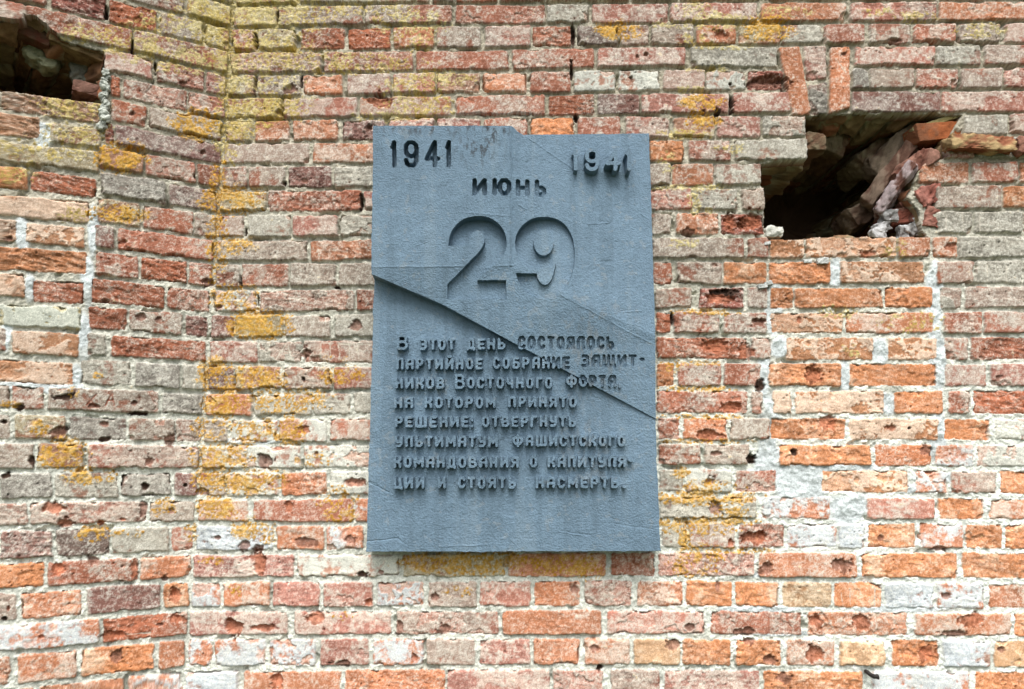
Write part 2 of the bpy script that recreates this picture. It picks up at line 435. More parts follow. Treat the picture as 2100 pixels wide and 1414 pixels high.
# chips and bullet scars: x, y, rx, ry, depth mm, tone (0 raw red, 1 brown, 2 dark)
CHIP = [(595, 181, 15, 12, 14, 1), (782, 209, 20, 14, 14, 0), (572, 230, 8, 8, 12, 1), (755, 262, 9, 6, 12, 1),
        (625, 370, 8, 7, 6, 1), (582, 375, 6, 7, 18, 2), (429, 580, 14, 9, 14, 1), (730, 669, 13, 12, 10, 1),
        (447, 629, 9, 6, 12, 1), (625, 726, 12, 8, 12, 1), (622, 777, 5, 5, 14, 2), (622, 883, 12, 10, 10, 0),
        (541, 947, 14, 15, 14, 1), (570, 920, 10, 5, 9, 0), (648, 930, 5, 5, 9, 1), (410, 1009, 11, 8, 12, 1),
        (727, 990, 22, 9, 14, 0), (593, 1040, 9, 12, 9, 0), (502, 1117, 12, 10, 10, 1), (447, 1103, 9, 5, 9, 1),
        (531, 1126, 12, 8, 14, 1), (531, 1157, 13, 26, 12, 0), (625, 1112, 24, 11, 9, 1), (716, 1107, 11, 10, 7, 1),
        (743, 1178, 12, 8, 16, 2), (782, 1174, 8, 6, 10, 1), (892, 1225, 10, 9, 12, 1), (757, 1236, 8, 8, 12, 0),
        (479, 1288, 21, 17, 18, 0), (536, 1288, 22, 8, 12, 0), (649, 1267, 22, 14, 14, 0), (820, 1285, 9, 15, 10, 1),
        (913, 1291, 15, 13, 12, 1), (701, 1361, 15, 6, 10, 1), (850, 1350, 6, 7, 10, 0), (568, 1395, 16, 18, 15, 0),
        (1325, 113, 6, 5, 14, 1), (1307, 118, 4, 5, 8, 1), (1498, 172, 4, 4, 12, 2), (1295, 158, 3, 3, 10, 1),
        (1472, 228, 6, 6, 14, 2), (1443, 229, 6, 4, 10, 1), (1362, 245, 4, 5, 10, 1), (1477, 71, 12, 9, 12, 0),
        (1833, 84, 14, 8, 15, 1), (1731, 110, 6, 4, 10, 1), (1575, 165, 34, 14, 20, 1), (1410, 477, 12, 6, 10, 1),
        (1553, 659, 16, 6, 14, 1), (1472, 612, 26, 15, 14, 0), (1490, 598, 30, 5, 12, 2), (1498, 455, 14, 18, 14, 0),
        (1545, 455, 22, 18, 12, 0), (1501, 836, 24, 15, 18, 0), (1454, 893, 24, 14, 14, 0), (1470, 930, 12, 6, 10, 1),
        (1454, 990, 12, 10, 12, 1), (1467, 1043, 15, 14, 14, 1), (1540, 942, 9, 11, 26, 2), (1467, 708, 32, 16, 14, 0),
        (1530, 720, 16, 16, 10, 0), (1556, 1104, 24, 13, 16, 0), (1498, 1113, 8, 9, 10, 0), (1571, 1167, 12, 14, 12, 1),
        (1178, 1208, 10, 10, 10, 1), (1472, 1204, 5, 12, 8, 1), (1413, 1287, 12, 7, 10, 1), (1529, 1297, 24, 8, 12, 1),
        (1218, 1329, 11, 10, 10, 1), (1383, 1322, 15, 12, 12, 1), (1535, 1316, 14, 8, 10, 1), (1577, 1356, 14, 10, 12, 1),
        (1230, 1370, 7, 6, 24, 2), (1626, 928, 7, 8, 16, 2), (1865, 878, 4, 4, 12, 2), (2048, 776, 6, 5, 8, 1),
        (1830, 878, 10, 5, 8, 0), (1725, 1159, 22, 10, 12, 1), (1807, 1104, 7, 8, 8, 1), (1927, 1125, 12, 6, 10, 1),
        (1940, 1225, 8, 8, 10, 1), (1995, 1270, 24, 12, 9, 0), (1958, 1300, 22, 7, 12, 1), (1767, 1274, 18, 14, 12, 0),
        (1673, 1274, 14, 12, 10, 0), (1670, 1342, 22, 18, 16, 0), (1901, 1340, 18, 18, 10, 0), (1605, 1392, 14, 10, 9, 1),
        (2054, 1332, 8, 7, 10, 1), (1640, 655, 6, 8, 8, 0), (1780, 520, 16, 8, 10, 0), (1950, 505, 12, 8, 10, 0),
        (1670, 770, 22, 14, 9, 0), (1700, 868, 22, 18, 8, 0), (1560, 790, 10, 14, 14, 2), (1895, 925, 10, 10, 9, 1),
        (271, 232, 7, 7, 14, 1), (416, 312, 6, 6, 12, 1), (283, 40, 12, 7, 10, 0), (377, 170, 8, 5, 12, 1),
        (20, 489, 8, 6, 10, 1), (291, 649, 11, 10, 12, 1), (325, 655, 8, 6, 10, 1), (215, 617, 12, 6, 14, 1),
        (194, 834, 12, 5, 10, 1), (274, 828, 6, 5, 10, 1), (283, 848, 20, 5, 16, 2), (120, 888, 16, 11, 12, 1),
        (215, 870, 12, 8, 9, 1), (215, 901, 16, 6, 14, 2), (346, 902, 13, 11, 10, 1), (65, 944, 8, 11, 18, 2),
        (305, 949, 12, 11, 12, 1), (9, 977, 9, 6, 14, 2), (298, 998, 9, 9, 18, 2), (380, 996, 5, 5, 12, 2),
        (8, 865, 9, 6, 14, 2), (112, 1042, 22, 14, 12, 0), (296, 1040, 9, 12, 12, 1), (353, 1048, 8, 8, 8, 1),
        (133, 1074, 18, 9, 14, 0), (207, 1073, 11, 8, 12, 0), (253, 1066, 7, 4, 8, 0), (194, 1151, 12, 9, 9, 1),
        (120, 1168, 18, 18, 14, 0), (276, 1163, 9, 18, 10, 0), (250, 1192, 9, 3, 10, 1), (339, 1188, 7, 5, 12, 1),
        (361, 1222, 14, 18, 12, 0), (17, 1248, 4, 5, 10, 0), (85, 1306, 7, 4, 7, 0), (238, 1302, 24, 9, 14, 0),
        (361, 1269, 14, 10, 10, 0), (327, 1282, 8, 3, 8, 1), (238, 1350, 12, 12, 8, 1), (8, 1270, 6, 4, 14, 2),
        (40, 835, 12, 9, 14, 2), (130, 815, 24, 6, 12, 2), (1176, 72, 5, 20, 26, 2), (1172, 148, 4, 20, 24, 2),
        (1500, 210, 4, 18, 24, 2), (1182, 240, 7, 8, 24, 2), (521, 78, 4, 18, 22, 2), (522, 175, 3, 18, 20, 2),
        (568, 35, 3, 16, 18, 2), (617, 165, 3, 15, 20, 2), (740, 415, 3, 18, 20, 2), (528, 615, 3, 14, 22, 2),
        (438, 612, 4, 8, 24, 2), (502, 475, 3, 10, 18, 2), (492, 575, 2, 12, 20, 2), (689, 588, 5, 4, 20, 2),
        (272, 92, 3, 14, 24, 2), (319, 135, 4, 12, 24, 2), (218, 22, 4, 14, 22, 2), (1378, 650, 3, 16, 22, 2)]
# scratched writing and scores: points, colour (sRGB), width px, depth mm
W_ = (216, 208, 192)
R_ = (150, 92, 72)
SCR = [([(178, 811), (197, 833)], R_, 3, 3), ([(197, 809), (178, 831)], R_, 3, 3),
       ([(217, 832), (230, 806), (234, 832)], R_, 3, 3), ([(221, 822), (232, 821)], R_, 2.5, 3),
       ([(154, 820), (158, 830)], R_, 3, 2),
       ([(531, 704), (531, 721), (552, 723)], W_, 2.2, 1), ([(552, 699), (551, 738)], W_, 2.2, 1),
       ([(566, 738), (588, 702), (598, 738)], W_, 2.2, 1), ([(572, 722), (596, 722)], W_, 2, 1),
       ([(657, 738), (657, 703), (677, 703), (676, 738)], W_, 2.2, 1),
       ([(695, 735), (694, 705), (717, 705), (716, 735)], W_, 2.2, 1), ([(735, 735), (734, 706), (760, 706)], W_, 2, 1),
       ([(578, 600), (590, 604), (583, 612), (589, 618), (577, 625)], W_, 2, 1),
       ([(594, 620), (594, 612), (625, 612), (626, 622), (640, 622)], W_, 2, 1), ([(603, 608), (608, 598), (613, 608)], W_, 2, 1),
       ([(609, 655), (604, 684)], W_, 2.2, 1), ([(624, 650), (615, 684)], W_, 2.2, 1), ([(638, 655), (637, 684)], W_, 2.2, 1),
       ([(728, 810), (739, 808), (748, 834)], W_, 1.8, 1), ([(739, 808), (727, 834), (757, 834)], W_, 1.8, 1),
       ([(545, 842), (548, 818), (560, 816)], W_, 2, .5), ([(645, 815), (644, 850)], W_, 2, .5),
       ([(688, 815), (690, 850)], W_, 2, .5), ([(670, 846), (689, 830)], (120, 116, 104), 2, 1),
       ([(1520, 1210), (1522, 1222)], (222, 160, 110), 1.8, 1), ([(1527, 1207), (1521, 1216), (1528, 1221)], (222, 160, 110), 1.8, 1),
       ([(1533, 1222), (1538, 1208), (1544, 1222)], (222, 160, 110), 1.8, 1), ([(1555, 1208), (1548, 1209), (1548, 1222), (1556, 1221)], (222, 160, 110), 1.8, 1),
       ([(1744, 1207), (1744, 1240)], W_, 2.2, 1), ([(1796, 1207), (1795, 1243)], W_, 2.2, 1), ([(1726, 1215), (1729, 1243)], W_, 1.8, 1),
       ([(1940, 440), (1941, 468)], W_, 2, .5), ([(1973, 437), (1976, 474)], W_, 2.2, .5), ([(2009, 440), (2010, 476)], W_, 2, .5),
       ([(2025, 540), (2026, 580)], W_, 2, .5), ([(2065, 545), (2066, 582)], W_, 1.8, .5),
       ([(1612, 112), (1634, 124)], (120, 90, 78), 1.6, 1.5), ([(1718, 125), (1736, 150)], W_, 1.6, .5),
       ([(500, 1205), (550, 1230)], W_, 1.6, .5), ([(498, 1200), (499, 1235)], W_, 1.8, .5),
       ([(1290, 1275), (1340, 1292), (1400, 1298)], W_, 2, .5), ([(260, 1302), (310, 1299)], W_, 2, .5)]
# cement smears over the joints: x, y, rx, ry
CEM = [(1920, 580, 14, 45), (1918, 660, 14, 50), (1925, 740, 16, 50), (1715, 560, 12, 25), (1600, 710, 18, 22), (1806, 720, 16, 24),
       (1640, 1000, 48, 36), (1585, 960, 30, 40), (1580, 870, 18, 60), (1570, 760, 10, 45), (1740, 1042, 34, 28), (1735, 775, 9, 24),
       (1820, 830, 16, 22), (1925, 890, 14, 45), (1700, 960, 90, 10), (1860, 1003, 30, 10), (1590, 640, 14, 60), (1930, 980, 60, 10),
       (190, 470, 9, 50), (180, 580, 14, 50), (172, 700, 10, 60), (158, 770, 12, 24), (60, 790, 70, 10), (120, 795, 50, 12),
       (44, 480, 12, 30), (60, 590, 10, 30), (60, 420, 60, 6), (90, 275, 14, 22), (12, 690, 10, 30),
       (520, 905, 60, 6), (490, 930, 60, 6), (490, 980, 40, 6), (1600, 1300, 60, 5), (1850, 1250, 90, 6), (1560, 1250, 90, 6), (1660, 1180, 120, 5)]
INFILL = [(1574, 489), (1912, 487), (1922, 640), (1930, 770), (1938, 900), (1918, 1018), (1690, 1022), (1592, 980),
          (1588, 880), (1570, 800), (1574, 640)]


def quad_edges(q):
    """signed inside distance of a convex quad given clockwise or counter-clockwise"""
    q = np.array(q)
    a = 0.5 * np.sum(q[:, 0] * np.roll(q[:, 1], -1) - np.roll(q[:, 0], -1) * q[:, 1])
    if a < 0:
        q = q[::-1]
    out = []
    for i in range(4):
        p0, p1 = q[i], q[(i + 1) % 4]
        e = p1 - p0; L = np.hypot(*e)
        n = np.array([-e[1], e[0]]) / L
        out.append((n[0], n[1], -(n @ p0)))
    return q, out


def lines(a0, a1, b0, b1, fine, coarse):
    """grid lines, fine inside b0..b1 and coarse out to a0 / a1"""
    m = np.arange(b0, b1 + fine, fine)
    l = np.arange(b0, a0 - coarse, -coarse)[1:][::-1]
    r = np.arange(m[-1], a1 + coarse, coarse)[1:]
    return np.concatenate([l, m, r])


def build_wall(frame, bricks, us, vs, holes, root, groups, seed, extra_h=None):
    """one relief sheet: bricks is a list of (quad in uv, kind)"""
    rg = np.random.default_rng(seed)
    Ug, Vg = np.meshgrid(us, vs)
    shp = Ug.shape
    X, Y = to_px(frame.pos(Ug, Vg, np.zeros(shp)))
    # joints wander a little
    wu = Ug + 0.0019 * fbm(Ug, Vg, 0.05, 1, 4) + 0.0012 * fbm(Ug, Vg, 0.012, 2, 2)
    wv = Vg + 0.0017 * fbm(Ug, Vg, 0.055, 3, 4) + 0.0012 * fbm(Ug, Vg, 0.012, 4, 2)
    nA = fbm(Ug, Vg, 0.045, 5, 5)
    nB = fbm(Ug, Vg, 0.020, 6, 4)
    nC = fbm(Ug, Vg, 0.12, 7, 4)
    nD = fbm(Ug, Vg, 0.0075, 8, 3, .65)
    ridge = 1 - np.abs(fbm(Ug * 0.75 + 0.3 * Vg, Vg * 1.25, 0.036, 9, 5, .55)) * 1.4
    layer = 1 - np.abs(fbm(Ug * 0.4, Vg * 1.6 + 0.25 * Ug, 0.03, 10, 4, .55)) * 1.4
    stri = fbm(Ug * 0.30, Vg * 1.5 + 0.1 * Ug, 0.012, 11, 3, .6)
    spk = rg.random(shp).astype(np.float32)
    nP = fbm(Ug, Vg, 0.085, 13, 4)
    crk = np.abs(fbm(Ug, Vg, 0.055, 14, 3))
    pit, pid = cells(Ug, Vg, 0.024, 1)
    pitm = (pid > 0.72) * sstep(0.12, 0.05, pit + 0.05 * nD)

    # ---------------- mortar
    low = (0.5 * sstep(200, 620, Y) + 0.5 * sstep(500, 1100, Y)) * 0.72 + sstep(900, 1900, X) * sstep(450, 950, Y) * 0.28
    cem = np.zeros(shp, np.float32)
    for (x, y, rx, ry) in CEM:
        r = np.hypot((X - x) / (rx * 1.5), (Y - y) / (ry * 1.4)) + 0.25 * nA
        cem = np.maximum(cem, sstep(1.0, 0.6, r))
    mh = -0.0135 + 0.0088 * low + 0.0030 * nB + 0.0022 * nA + 0.0022 * nD
    void = sstep(0.42, 0.75, fbm(Ug, Vg, 0.07, 12, 4) - 0.28 * low)
    mh = mh - 0.016 * void * (1 - cem)
    mh = np.where(cem > 0, mh * (1 - cem) + cem * (-0.0035 + 0.0045 * nA + 0.0025 * nB + 0.001 * nD), mh)
    mcol = lin((184, 178, 160)) * (1 - low[..., None]) + lin((236, 240, 230)) * low[..., None]
    mcol = mcol * (1 - cem[..., None]) + cem[..., None] * lin((216, 224, 224))
    mcol = mcol * (1 + 0.10 * nA + 0.10 * nB + 0.14 * nD)[..., None]
    dirty = sstep(0.25, 0.8, nC - 0.3 * low + 0.3 * nB)
    mcol = mcol * (1 - 0.35 * dirty[..., None]) + 0.35 * dirty[..., None] * lin((140, 134, 110))
    H = mh.astype(np.float32).copy()
    C = mcol.astype(np.float32)
    isb = np.zeros(shp, bool)

    for bi, (q, kd) in enumerate(bricks):
        q, ed = quad_edges(q)
        u0, v0 = q.min(0) - 0.02; u1, v1 = q.max(0) + 0.02
        i0, i1 = np.searchsorted(us, [u0, u1]); j0, j1 = np.searchsorted(vs, [v0, v1])
        if i1 - i0 < 2 or j1 - j0 < 2:
            continue
        S = (slice(j0, j1), slice(i0, i1))
        uu, vv = wu[S], wv[S]
        ds = [a * uu + b * vv + c for (a, b, c) in ed]
        d = np.minimum(np.minimum(ds[0], ds[1]), np.minimum(ds[2], ds[3]))
        # round the corners
        for i in range(4):
            a, b = ds[i], ds[(i + 1) % 4]
            rr = 0.007
            cr = rr - np.hypot(np.maximum(rr - a, 0), np.maximum(rr - b, 0))
            d = np.minimum(d, np.where((a < rr) & (b < rr), cr, d))
        code = kd[0]
        body, coat, cov, rough = K[code]
        if len(kd) > 1:
            rough = max(rough, 0.75)
        body = lin(body); coat = lin(coat)
        o1, o2, o3, o4 = rg.normal(0, 1, 4)
        ox, oy = int(rg.integers(0, 97)), int(rg.integers(0, 61))
        rl = lambda A: np.roll(A, (oy, ox), (0, 1))[S] if False else A[S]
        A, B_, C_, D_ = nA[S], nB[S], nC[S], nD[S]
        sm = float(np.clip(rg.normal(1.0, .38), .35, 1.7))
        # a lost corner now and then
        if rg.random() < .34 and code not in 'cC':
            ci = int(rg.integers(0, 4)); rr_ = rg.uniform(.012, .030); asp = rg.uniform(.7, 1.8)
            cr = np.hypot(ds[ci] / asp, ds[(ci + 1) % 4]) - rr_ * (.75 + .45 * A + .3 * B_)
            lost = sstep(.0035, -.0035, cr) * (np.minimum(ds[ci], ds[(ci + 1) % 4]) > -.004)
        else:
            lost = 0.0
        if rg.random() < .30 and rough < .5:
            spall = sstep(.10, .17, .55 * nP[S] + .45 * A + .25 * B_ + .25 * o4 - .12)
        else:
            spall = 0.0
        # worn arrises
        wear = 0.0065 * np.clip(A + 0.5 * B_ - 0.15 + 0.25 * o1, 0, 1.4)
        de = d - wear
        rad = 0.0055
        e = np.clip(de / rad, 0, 1)
        hb = 0.0022 * o2 - rad * (1 - np.sqrt(np.clip(1 - (1 - e) ** 2, 0, 1)))
        hb = hb + np.minimum(de, 0) * 5.0
        cu, cv = q.mean(0)
        hb = hb + (Ug[S] - cu) * 0.010 * o3 + (Vg[S] - cv) * 0.02 * o4
        hb = hb + sm * (0.0009 * A + 0.0006 * B_ + 0.00055 * D_ + 0.0006 * stri[S])
        hb = hb - spall * (.0026 + .0012 * B_ + .0012 * np.clip(layer[S], 0, 1)) - lost * (.008 + .003 * B_)
        # broken faces
        if rough > 0:
            raw = sstep(0.75 - 1.1 * rough, 1.05 - 1.1 * rough, 0.5 + 0.5 * C_ + 0.25 * B_)
            hb = hb - raw * (0.003 + 0.0075 * rough * layer[S] * 0.6 + 0.0080 * rough * np.clip(ridge[S], 0, 1) * 0.7)
        else:
            raw = np.zeros(d.shape, np.float32)
        # coat of lime wash and grime
        n = 0.5 + 0.46 * (0.60 * nP[S] + 0.30 * A + 0.30 * B_ + 0.25 * D_) + 0.07 * o4
        if code in 'cC':
            k = sstep(1 - cov - .03, 1 - cov + .03, n + 0.04)
            hb = hb - (1 - k) * .0016
            ck = sstep(.030, .008, crk[S]) * k
        else:
            k = sstep(1 - cov - .13, 1 - cov + .13, n)
        k = k * (1 - 0.85 * raw) * (1 - .75 * spall) * (1 - .8 * lost)
        k = k * (1 - 0.5 * sstep(0.35, 0.9, wear / 0.0065) * sstep(0.012, 0.0, d))
        grime = 0.75 + 0.25 * float(sstep(560, 1000, Y[S].mean() - 140 * (X[S].mean() < 440))) + 0.06 * float(sstep(1500, 1900, X[S].mean()) * sstep(420, 700, Y[S].mean()))
        br = (1 + 0.07 * o1) * grime
        bc = body * np.array([1 + .03 * o3, 1, 1 - .03 * o3])
        tex = 1 + (0.15 * A + 0.13 * B_ + 0.18 * D_ + 0.10 * stri[S]) * (.5 + .5 * sm)
        cc = (bc * (1 - k)[..., None] + coat * k[..., None]) * (br * tex)[..., None]
        if code in 'cC':
            cc = cc * (1 - .38 * ck)[..., None]
            hb = hb - .0010 * ck
        if rough > 0:
            cc = cc * (1 - 0.22 * raw * np.clip(0.6 - layer[S], 0, 1))[..., None]
        # lime specks / mortar film, more of it low down
        film = np.clip(0.07 + 0.36 * D_ + 0.16 * B_ + 0.14 * nP[S] + 0.60 * (spk[S] - .5) + 0.10 * low[S] - 0.15 * raw, 0, 0.75)
        if code in 'cCOt':
            film = film * 0.5
        cc = cc * (1 - film)[..., None] + film[..., None] * lin((224, 222, 210))
        cc = cc * (1 - .45 * pitm[S] * (sm > 1))[..., None]
        hb = hb - .0035 * pitm[S] * (sm > 1)
        rim = sstep(0.004, 0.0, d) * (0.25 + 0.25 * B_) * (0.4 + 0.6 * low[S])
        rim = np.clip(rim, 0, 1)
        cc = cc * (1 - rim)[..., None] + rim[..., None] * lin((205, 205, 192))
        over = 0.0015 + 0.0035 * np.clip(A - .1, 0, 1) * low[S]
        m = ((hb > H[S]) & (d > -0.004)) | (d > over)
        H[S] = np.where(m, hb, H[S])
        mk = sstep(-0.0012, 0.0008, d) * m
        C[S] = C[S] * (1 - mk)[..., None] + cc * mk[..., None]
        isb[S] |= m

    # hairline cracks in the paint of the blocked openings
    # ---------------- chips and scars
    for (x, y, rx, ry, dep, tone) in CHIP:
        pu, pv = frame.uv(x, y)
        s = 0.0016 * max(rx, ry) * 2.2 + 0.01
        i0, i1 = np.searchsorted(us, [pu - s, pu + s]); j0, j1 = np.searchsorted(vs, [pv - s, pv + s])
        if i1 - i0 < 2 or j1 - j0 < 2:
            continue
        S = (slice(j0, j1), slice(i0, i1))
        r = np.hypot((X[S] - x) / rx, (Y[S] - y) / ry)
        r = r * (1 + 0.24 * nA[S] + 0.30 * nB[S] + 0.20 * nD[S])
        # steeper under the upper lip, as a glancing hit leaves it
        prof = np.clip(1 - r ** 2.0, 0, 1) ** 0.7 * (0.75 + 0.35 * np.clip(-(Y[S] - y) / ry, -1, 1))
        k = sstep(1.12, 0.74, r)
        dm = dep * 0.001
        H[S] = H[S] - prof * dm * (1 + .35 * nB[S]) - k * (0.25 * dm * np.clip(ridge[S], 0, 1) * (prof > 0))
        tc = lin([(184, 114, 84), (150, 108, 92), (92, 72, 62)][tone]) * (0.78 + 0.22 * float(sstep(560, 1000, y)))
        tc = tc * (1 + 0.30 * nB[S] + 0.30 * nD[S] + 0.2 * nA[S])[..., None]
        if tone < 2:
            k = k * 0.82
        C[S] = C[S] * (1 - k)[..., None] + tc * k[..., None]
    # ---------------- scratches
    for (pts, colr, wd, dep) in SCR:
        xs = [p[0] for p in pts]; ys = [p[1] for p in pts]
        bx = (X > min(xs) - 6) & (X < max(xs) + 6) & (Y > min(ys) - 6) & (Y < max(ys) + 6)
        if not bx.any():
            continue
        jj, ii = np.where(bx)
        S = (slice(jj.min(), jj.max() + 1), slice(ii.min(), ii.max() + 1))
        d = np.full(X[S].shape, 99.0)
        for p0, p1 in zip(pts[:-1], pts[1:]):
            d = np.minimum(d, segdist(X[S] + 1.2 * nB[S], Y[S] + 1.2 * nA[S], p0, p1))
        k = sstep(wd * 0.75, wd * 0.3, d) * np.clip(0.75 + 0.4 * nB[S], 0, 1)
        C[S] = C[S] * (1 - k)[..., None] + lin(colr) * k[..., None]
        H[S] -= k * dep * 0.001
    # ---------------- lichen
    cd_, cid = cells(Ug + 0.002 * nB, Vg + 0.002 * nA, 0.0085, 2)
    cd2, cid2 = cells(Ug + 0.003 * nB, Vg + 0.003 * nA, 0.019, 4)
    for kind in (0, 1):
        am = np.zeros(shp, np.float32)
        for (x, y, rx, ry, a, kk) in LICH:
            if kk != kind:
                continue
            r2 = ((X - x) / (rx * 1.25)) ** 2 + ((Y - y) / (ry * 1.25)) ** 2
            am = np.maximum(am, a * np.exp(-1.1 * r2 * r2))
        am = am * (1 + 0.35 * nA + 0.25 * nB)
        ring = sstep(.16, .30, cd2) * sstep(.52, .38, cd2) * (cid2 > .45) * sstep(.08, .35, am)
        if kind == 0:
            clump = (am > .07) * sstep(-.12, .12, am * .80 - .08 - cid * .95 + 0.26 * nB) * sstep(0.70, 0.50, cd_ + 0.10 * nD)
            haze_ = sstep(0.50, 1.30, am + 0.34 * nB + 0.42 * nD) * 0.42
            k = np.maximum(np.maximum(haze_, 0.85 * clump), 0.75 * ring)
            lc = lin((190, 168, 92)) * (1 - sstep(-.3, .6, nC + nB * .5))[..., None] + lin((200, 186, 130)) * sstep(-.3, .6, nC + nB * .5)[..., None]
        else:
            clump = (am > .07) * sstep(-.08, .10, am * .95 - cid * .95 - .06 + 0.20 * nB) * sstep(0.62, 0.44, cd_ + 0.12 * nD)
            haze_ = sstep(0.45, 1.1, am + 0.35 * nB + 0.30 * nD) * 0.65
            k = np.maximum(np.maximum(haze_, 0.90 * clump), 0.8 * ring)
            lc = lin((198, 146, 44)) * (1 - cid[..., None]) + lin((206, 166, 78)) * cid[..., None]
        lc = lc * (1 + 0.20 * nD + 0.12 * nB)[..., None]
        C = C * (1 - k)[..., None] + lc * k[..., None]
        H = H + k * (0.0012 + 0.0008 * nD)
    # everything carries a little fine speckle
    C = C * (0.80 + 0.36 * spk)[..., None]
    C = np.clip(C * 0.80, 0.008, 0.80)
    if extra_h is not None:
        H = extra_h(H, X, Y, nA, nB)

    # ---------------- holes: drop the rim back, then cut
    cut = np.zeros(shp, bool)
    for poly in holes:
        up, vp = frame.uv([p[0] for p in poly], [p[1] for p in poly])
        pin = inside(list(zip(up, vp)), wu + 0.002 * nB, wv + 0.002 * nB)
        cut |= pin
    H = np.where(cut, -0.055 + 0.006 * nB, H)
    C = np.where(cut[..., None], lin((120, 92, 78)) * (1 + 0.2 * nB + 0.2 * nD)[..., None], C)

    P = frame.pos(Ug, Vg, H).reshape(-1, 3)
    Cf = C.reshape(-1, 3)
    ny, nx = shp
    idx = np.arange(ny * nx).reshape(ny, nx)
    F = np.stack([idx[:-1, :-1], idx[:-1, 1:], idx[1:, 1:], idx[1:, :-1]], -1).reshape(-1, 4)
    cf = cut.reshape(-1)[F]
    keep = ~cf.all(1)
    F = F[keep]
    fx = X.reshape(-1)[F].mean(1); fy = Y.reshape(-1)[F].mean(1)
    gid = np.zeros(len(F), int)
    for gi, (nm, polys, lab) in enumerate(groups, 1):
        for poly in polys:
            gid[inside(poly, fx, fy)] = gi if gi < 50 else gi
    objs = []
    for gi, nm in enumerate(['brickwork'] + [g[0] for g in groups]):
        f = F[gid == gi]
        if not len(f):
            continue
        used, inv = np.unique(f, return_inverse=True)
        o = mesh_obj(nm, P[used], inv.reshape(f.shape), Cf[used], MAT_BRICK, root)
        if gi and groups[gi - 1][2]:
            o['label'] = groups[gi - 1][2]
        objs.append(o)
    return objs


def parse(s):
    out = []
    for t in s.split():
        a, b = t.split(',')
        i = len(b)
        while not (b[i - 1].isdigit()):
            i -= 1
        out.append((float(a), float(b[:i]), b[i:]))
    return out


FILL = list('ggppPorrGmkw')


def fill_course(rg, u0, u1, vb0, vt0, kinds=FILL):
    out = []; u = u0
    while u < u1:
        L = 0.275 if rg.random() < 0.55 else 0.135
        out.append(([(u + .006, vt0), (u + L - .006, vt0), (u + L - .006, vb0), (u + .006, vb0)], str(rg.choice(kinds))))
        u += L
    return out


# ------------------------------------------------------------------ main wall
rgm = np.random.default_rng(21)
UMIN, UMAX = -1.12, 3.0
VMIN, VMAX = -1.66, 2.35
bm = []
vtop = vbot = None
for c, s in MAINB.items():
    g = 3.3 if c < 9 else (3.9 if c < 16 else 4.7)
    lastu = -9
    for (x0, x1, kd) in parse(s):
        jit = rgm.normal(0, 0.8, 4)
        cpx = corner_px(joint(c, 480) + 24)
        if x0 < cpx + 3:
            x0 = cpx + 3
        px = [x0, x1, x1, x0]
        py = [joint(c, x0) + g + jit[0], joint(c, x1) + g + jit[1], joint(c + 1, x1) - g + jit[2], joint(c + 1, x0) - g + jit[3]]
        u, v = MAIN.uv(px, py)
        q = list(zip(u, v))
        bm.append((q, kd)); lastu = max(lastu, u[1])
    u, v = MAIN.uv([2100, 2100], [joint(c, 2100) + g, joint(c + 1, 2100) - g])
    bm += fill_course(rgm, lastu + .004, UMAX, float(v[1]), float(v[0]))
for q, kd in SOLD:
    u, v = MAIN.uv([p[0] for p in q], [p[1] for p in q])
    bm.append((list(zip(u, v)), kd))
_, vt = MAIN.uv(1050, joint(0, 1050)); _, vb = MAIN.uv(1050, joint(28, 1050))
v = float(vt)
while v < VMAX:
    bm += fill_course(rgm, UMIN - rgm.random() * .25, UMAX, v + .005, v + .072); v += .077
v = float(vb)
while v > VMIN:
    bm += fill_course(rgm, UMIN - rgm.random() * .25, UMAX, v - .079 + .005, v - .006); v -= .079

bu0, _ = MAIN.uv(corner_px(1414) - 25, 1414.0); bu1, _ = MAIN.uv(2112, 0.0)
_, bv0 = MAIN.uv(1050, 1424.0); _, bv1 = MAIN.uv(1050, -10.0)
FINE = 0.0022
us = lines(float(bu0) - 0.02, UMAX, float(bu0), float(bu1), FINE, 0.007)
vs = lines(VMIN, VMAX, float(bv0), float(bv1), FINE, 0.007)
wall_main = thing('brick_wall', 'broad frontal wall of patched red and grey brick that carries the blue plaque', 'wall', (0.3, 0, 0))
sold_groups = [('soldier_brick', [[(a - 3 if i in (0, 3) else a + 3, b) for i, (a, b) in enumerate(q)]], 'brick standing on end over the right hole') for q, k in SOLD]
build_wall(MAIN, bm, us, vs, [HOLE_R], wall_main,
           [('brick_infill', [INFILL], 'orange and cream newer bricks blocking the old opening')] + sold_groups, 3)

# ------------------------------------------------------------------ side wall
rgs = np.random.default_rng(5)
VPX, VPY = 4050.0, 967.0


def sjoint(i, x):
    yc = J[i][0]; xc = corner_px(yc)
    return VPY - (VPY - yc) * (VPX - x) / (VPX - xc)


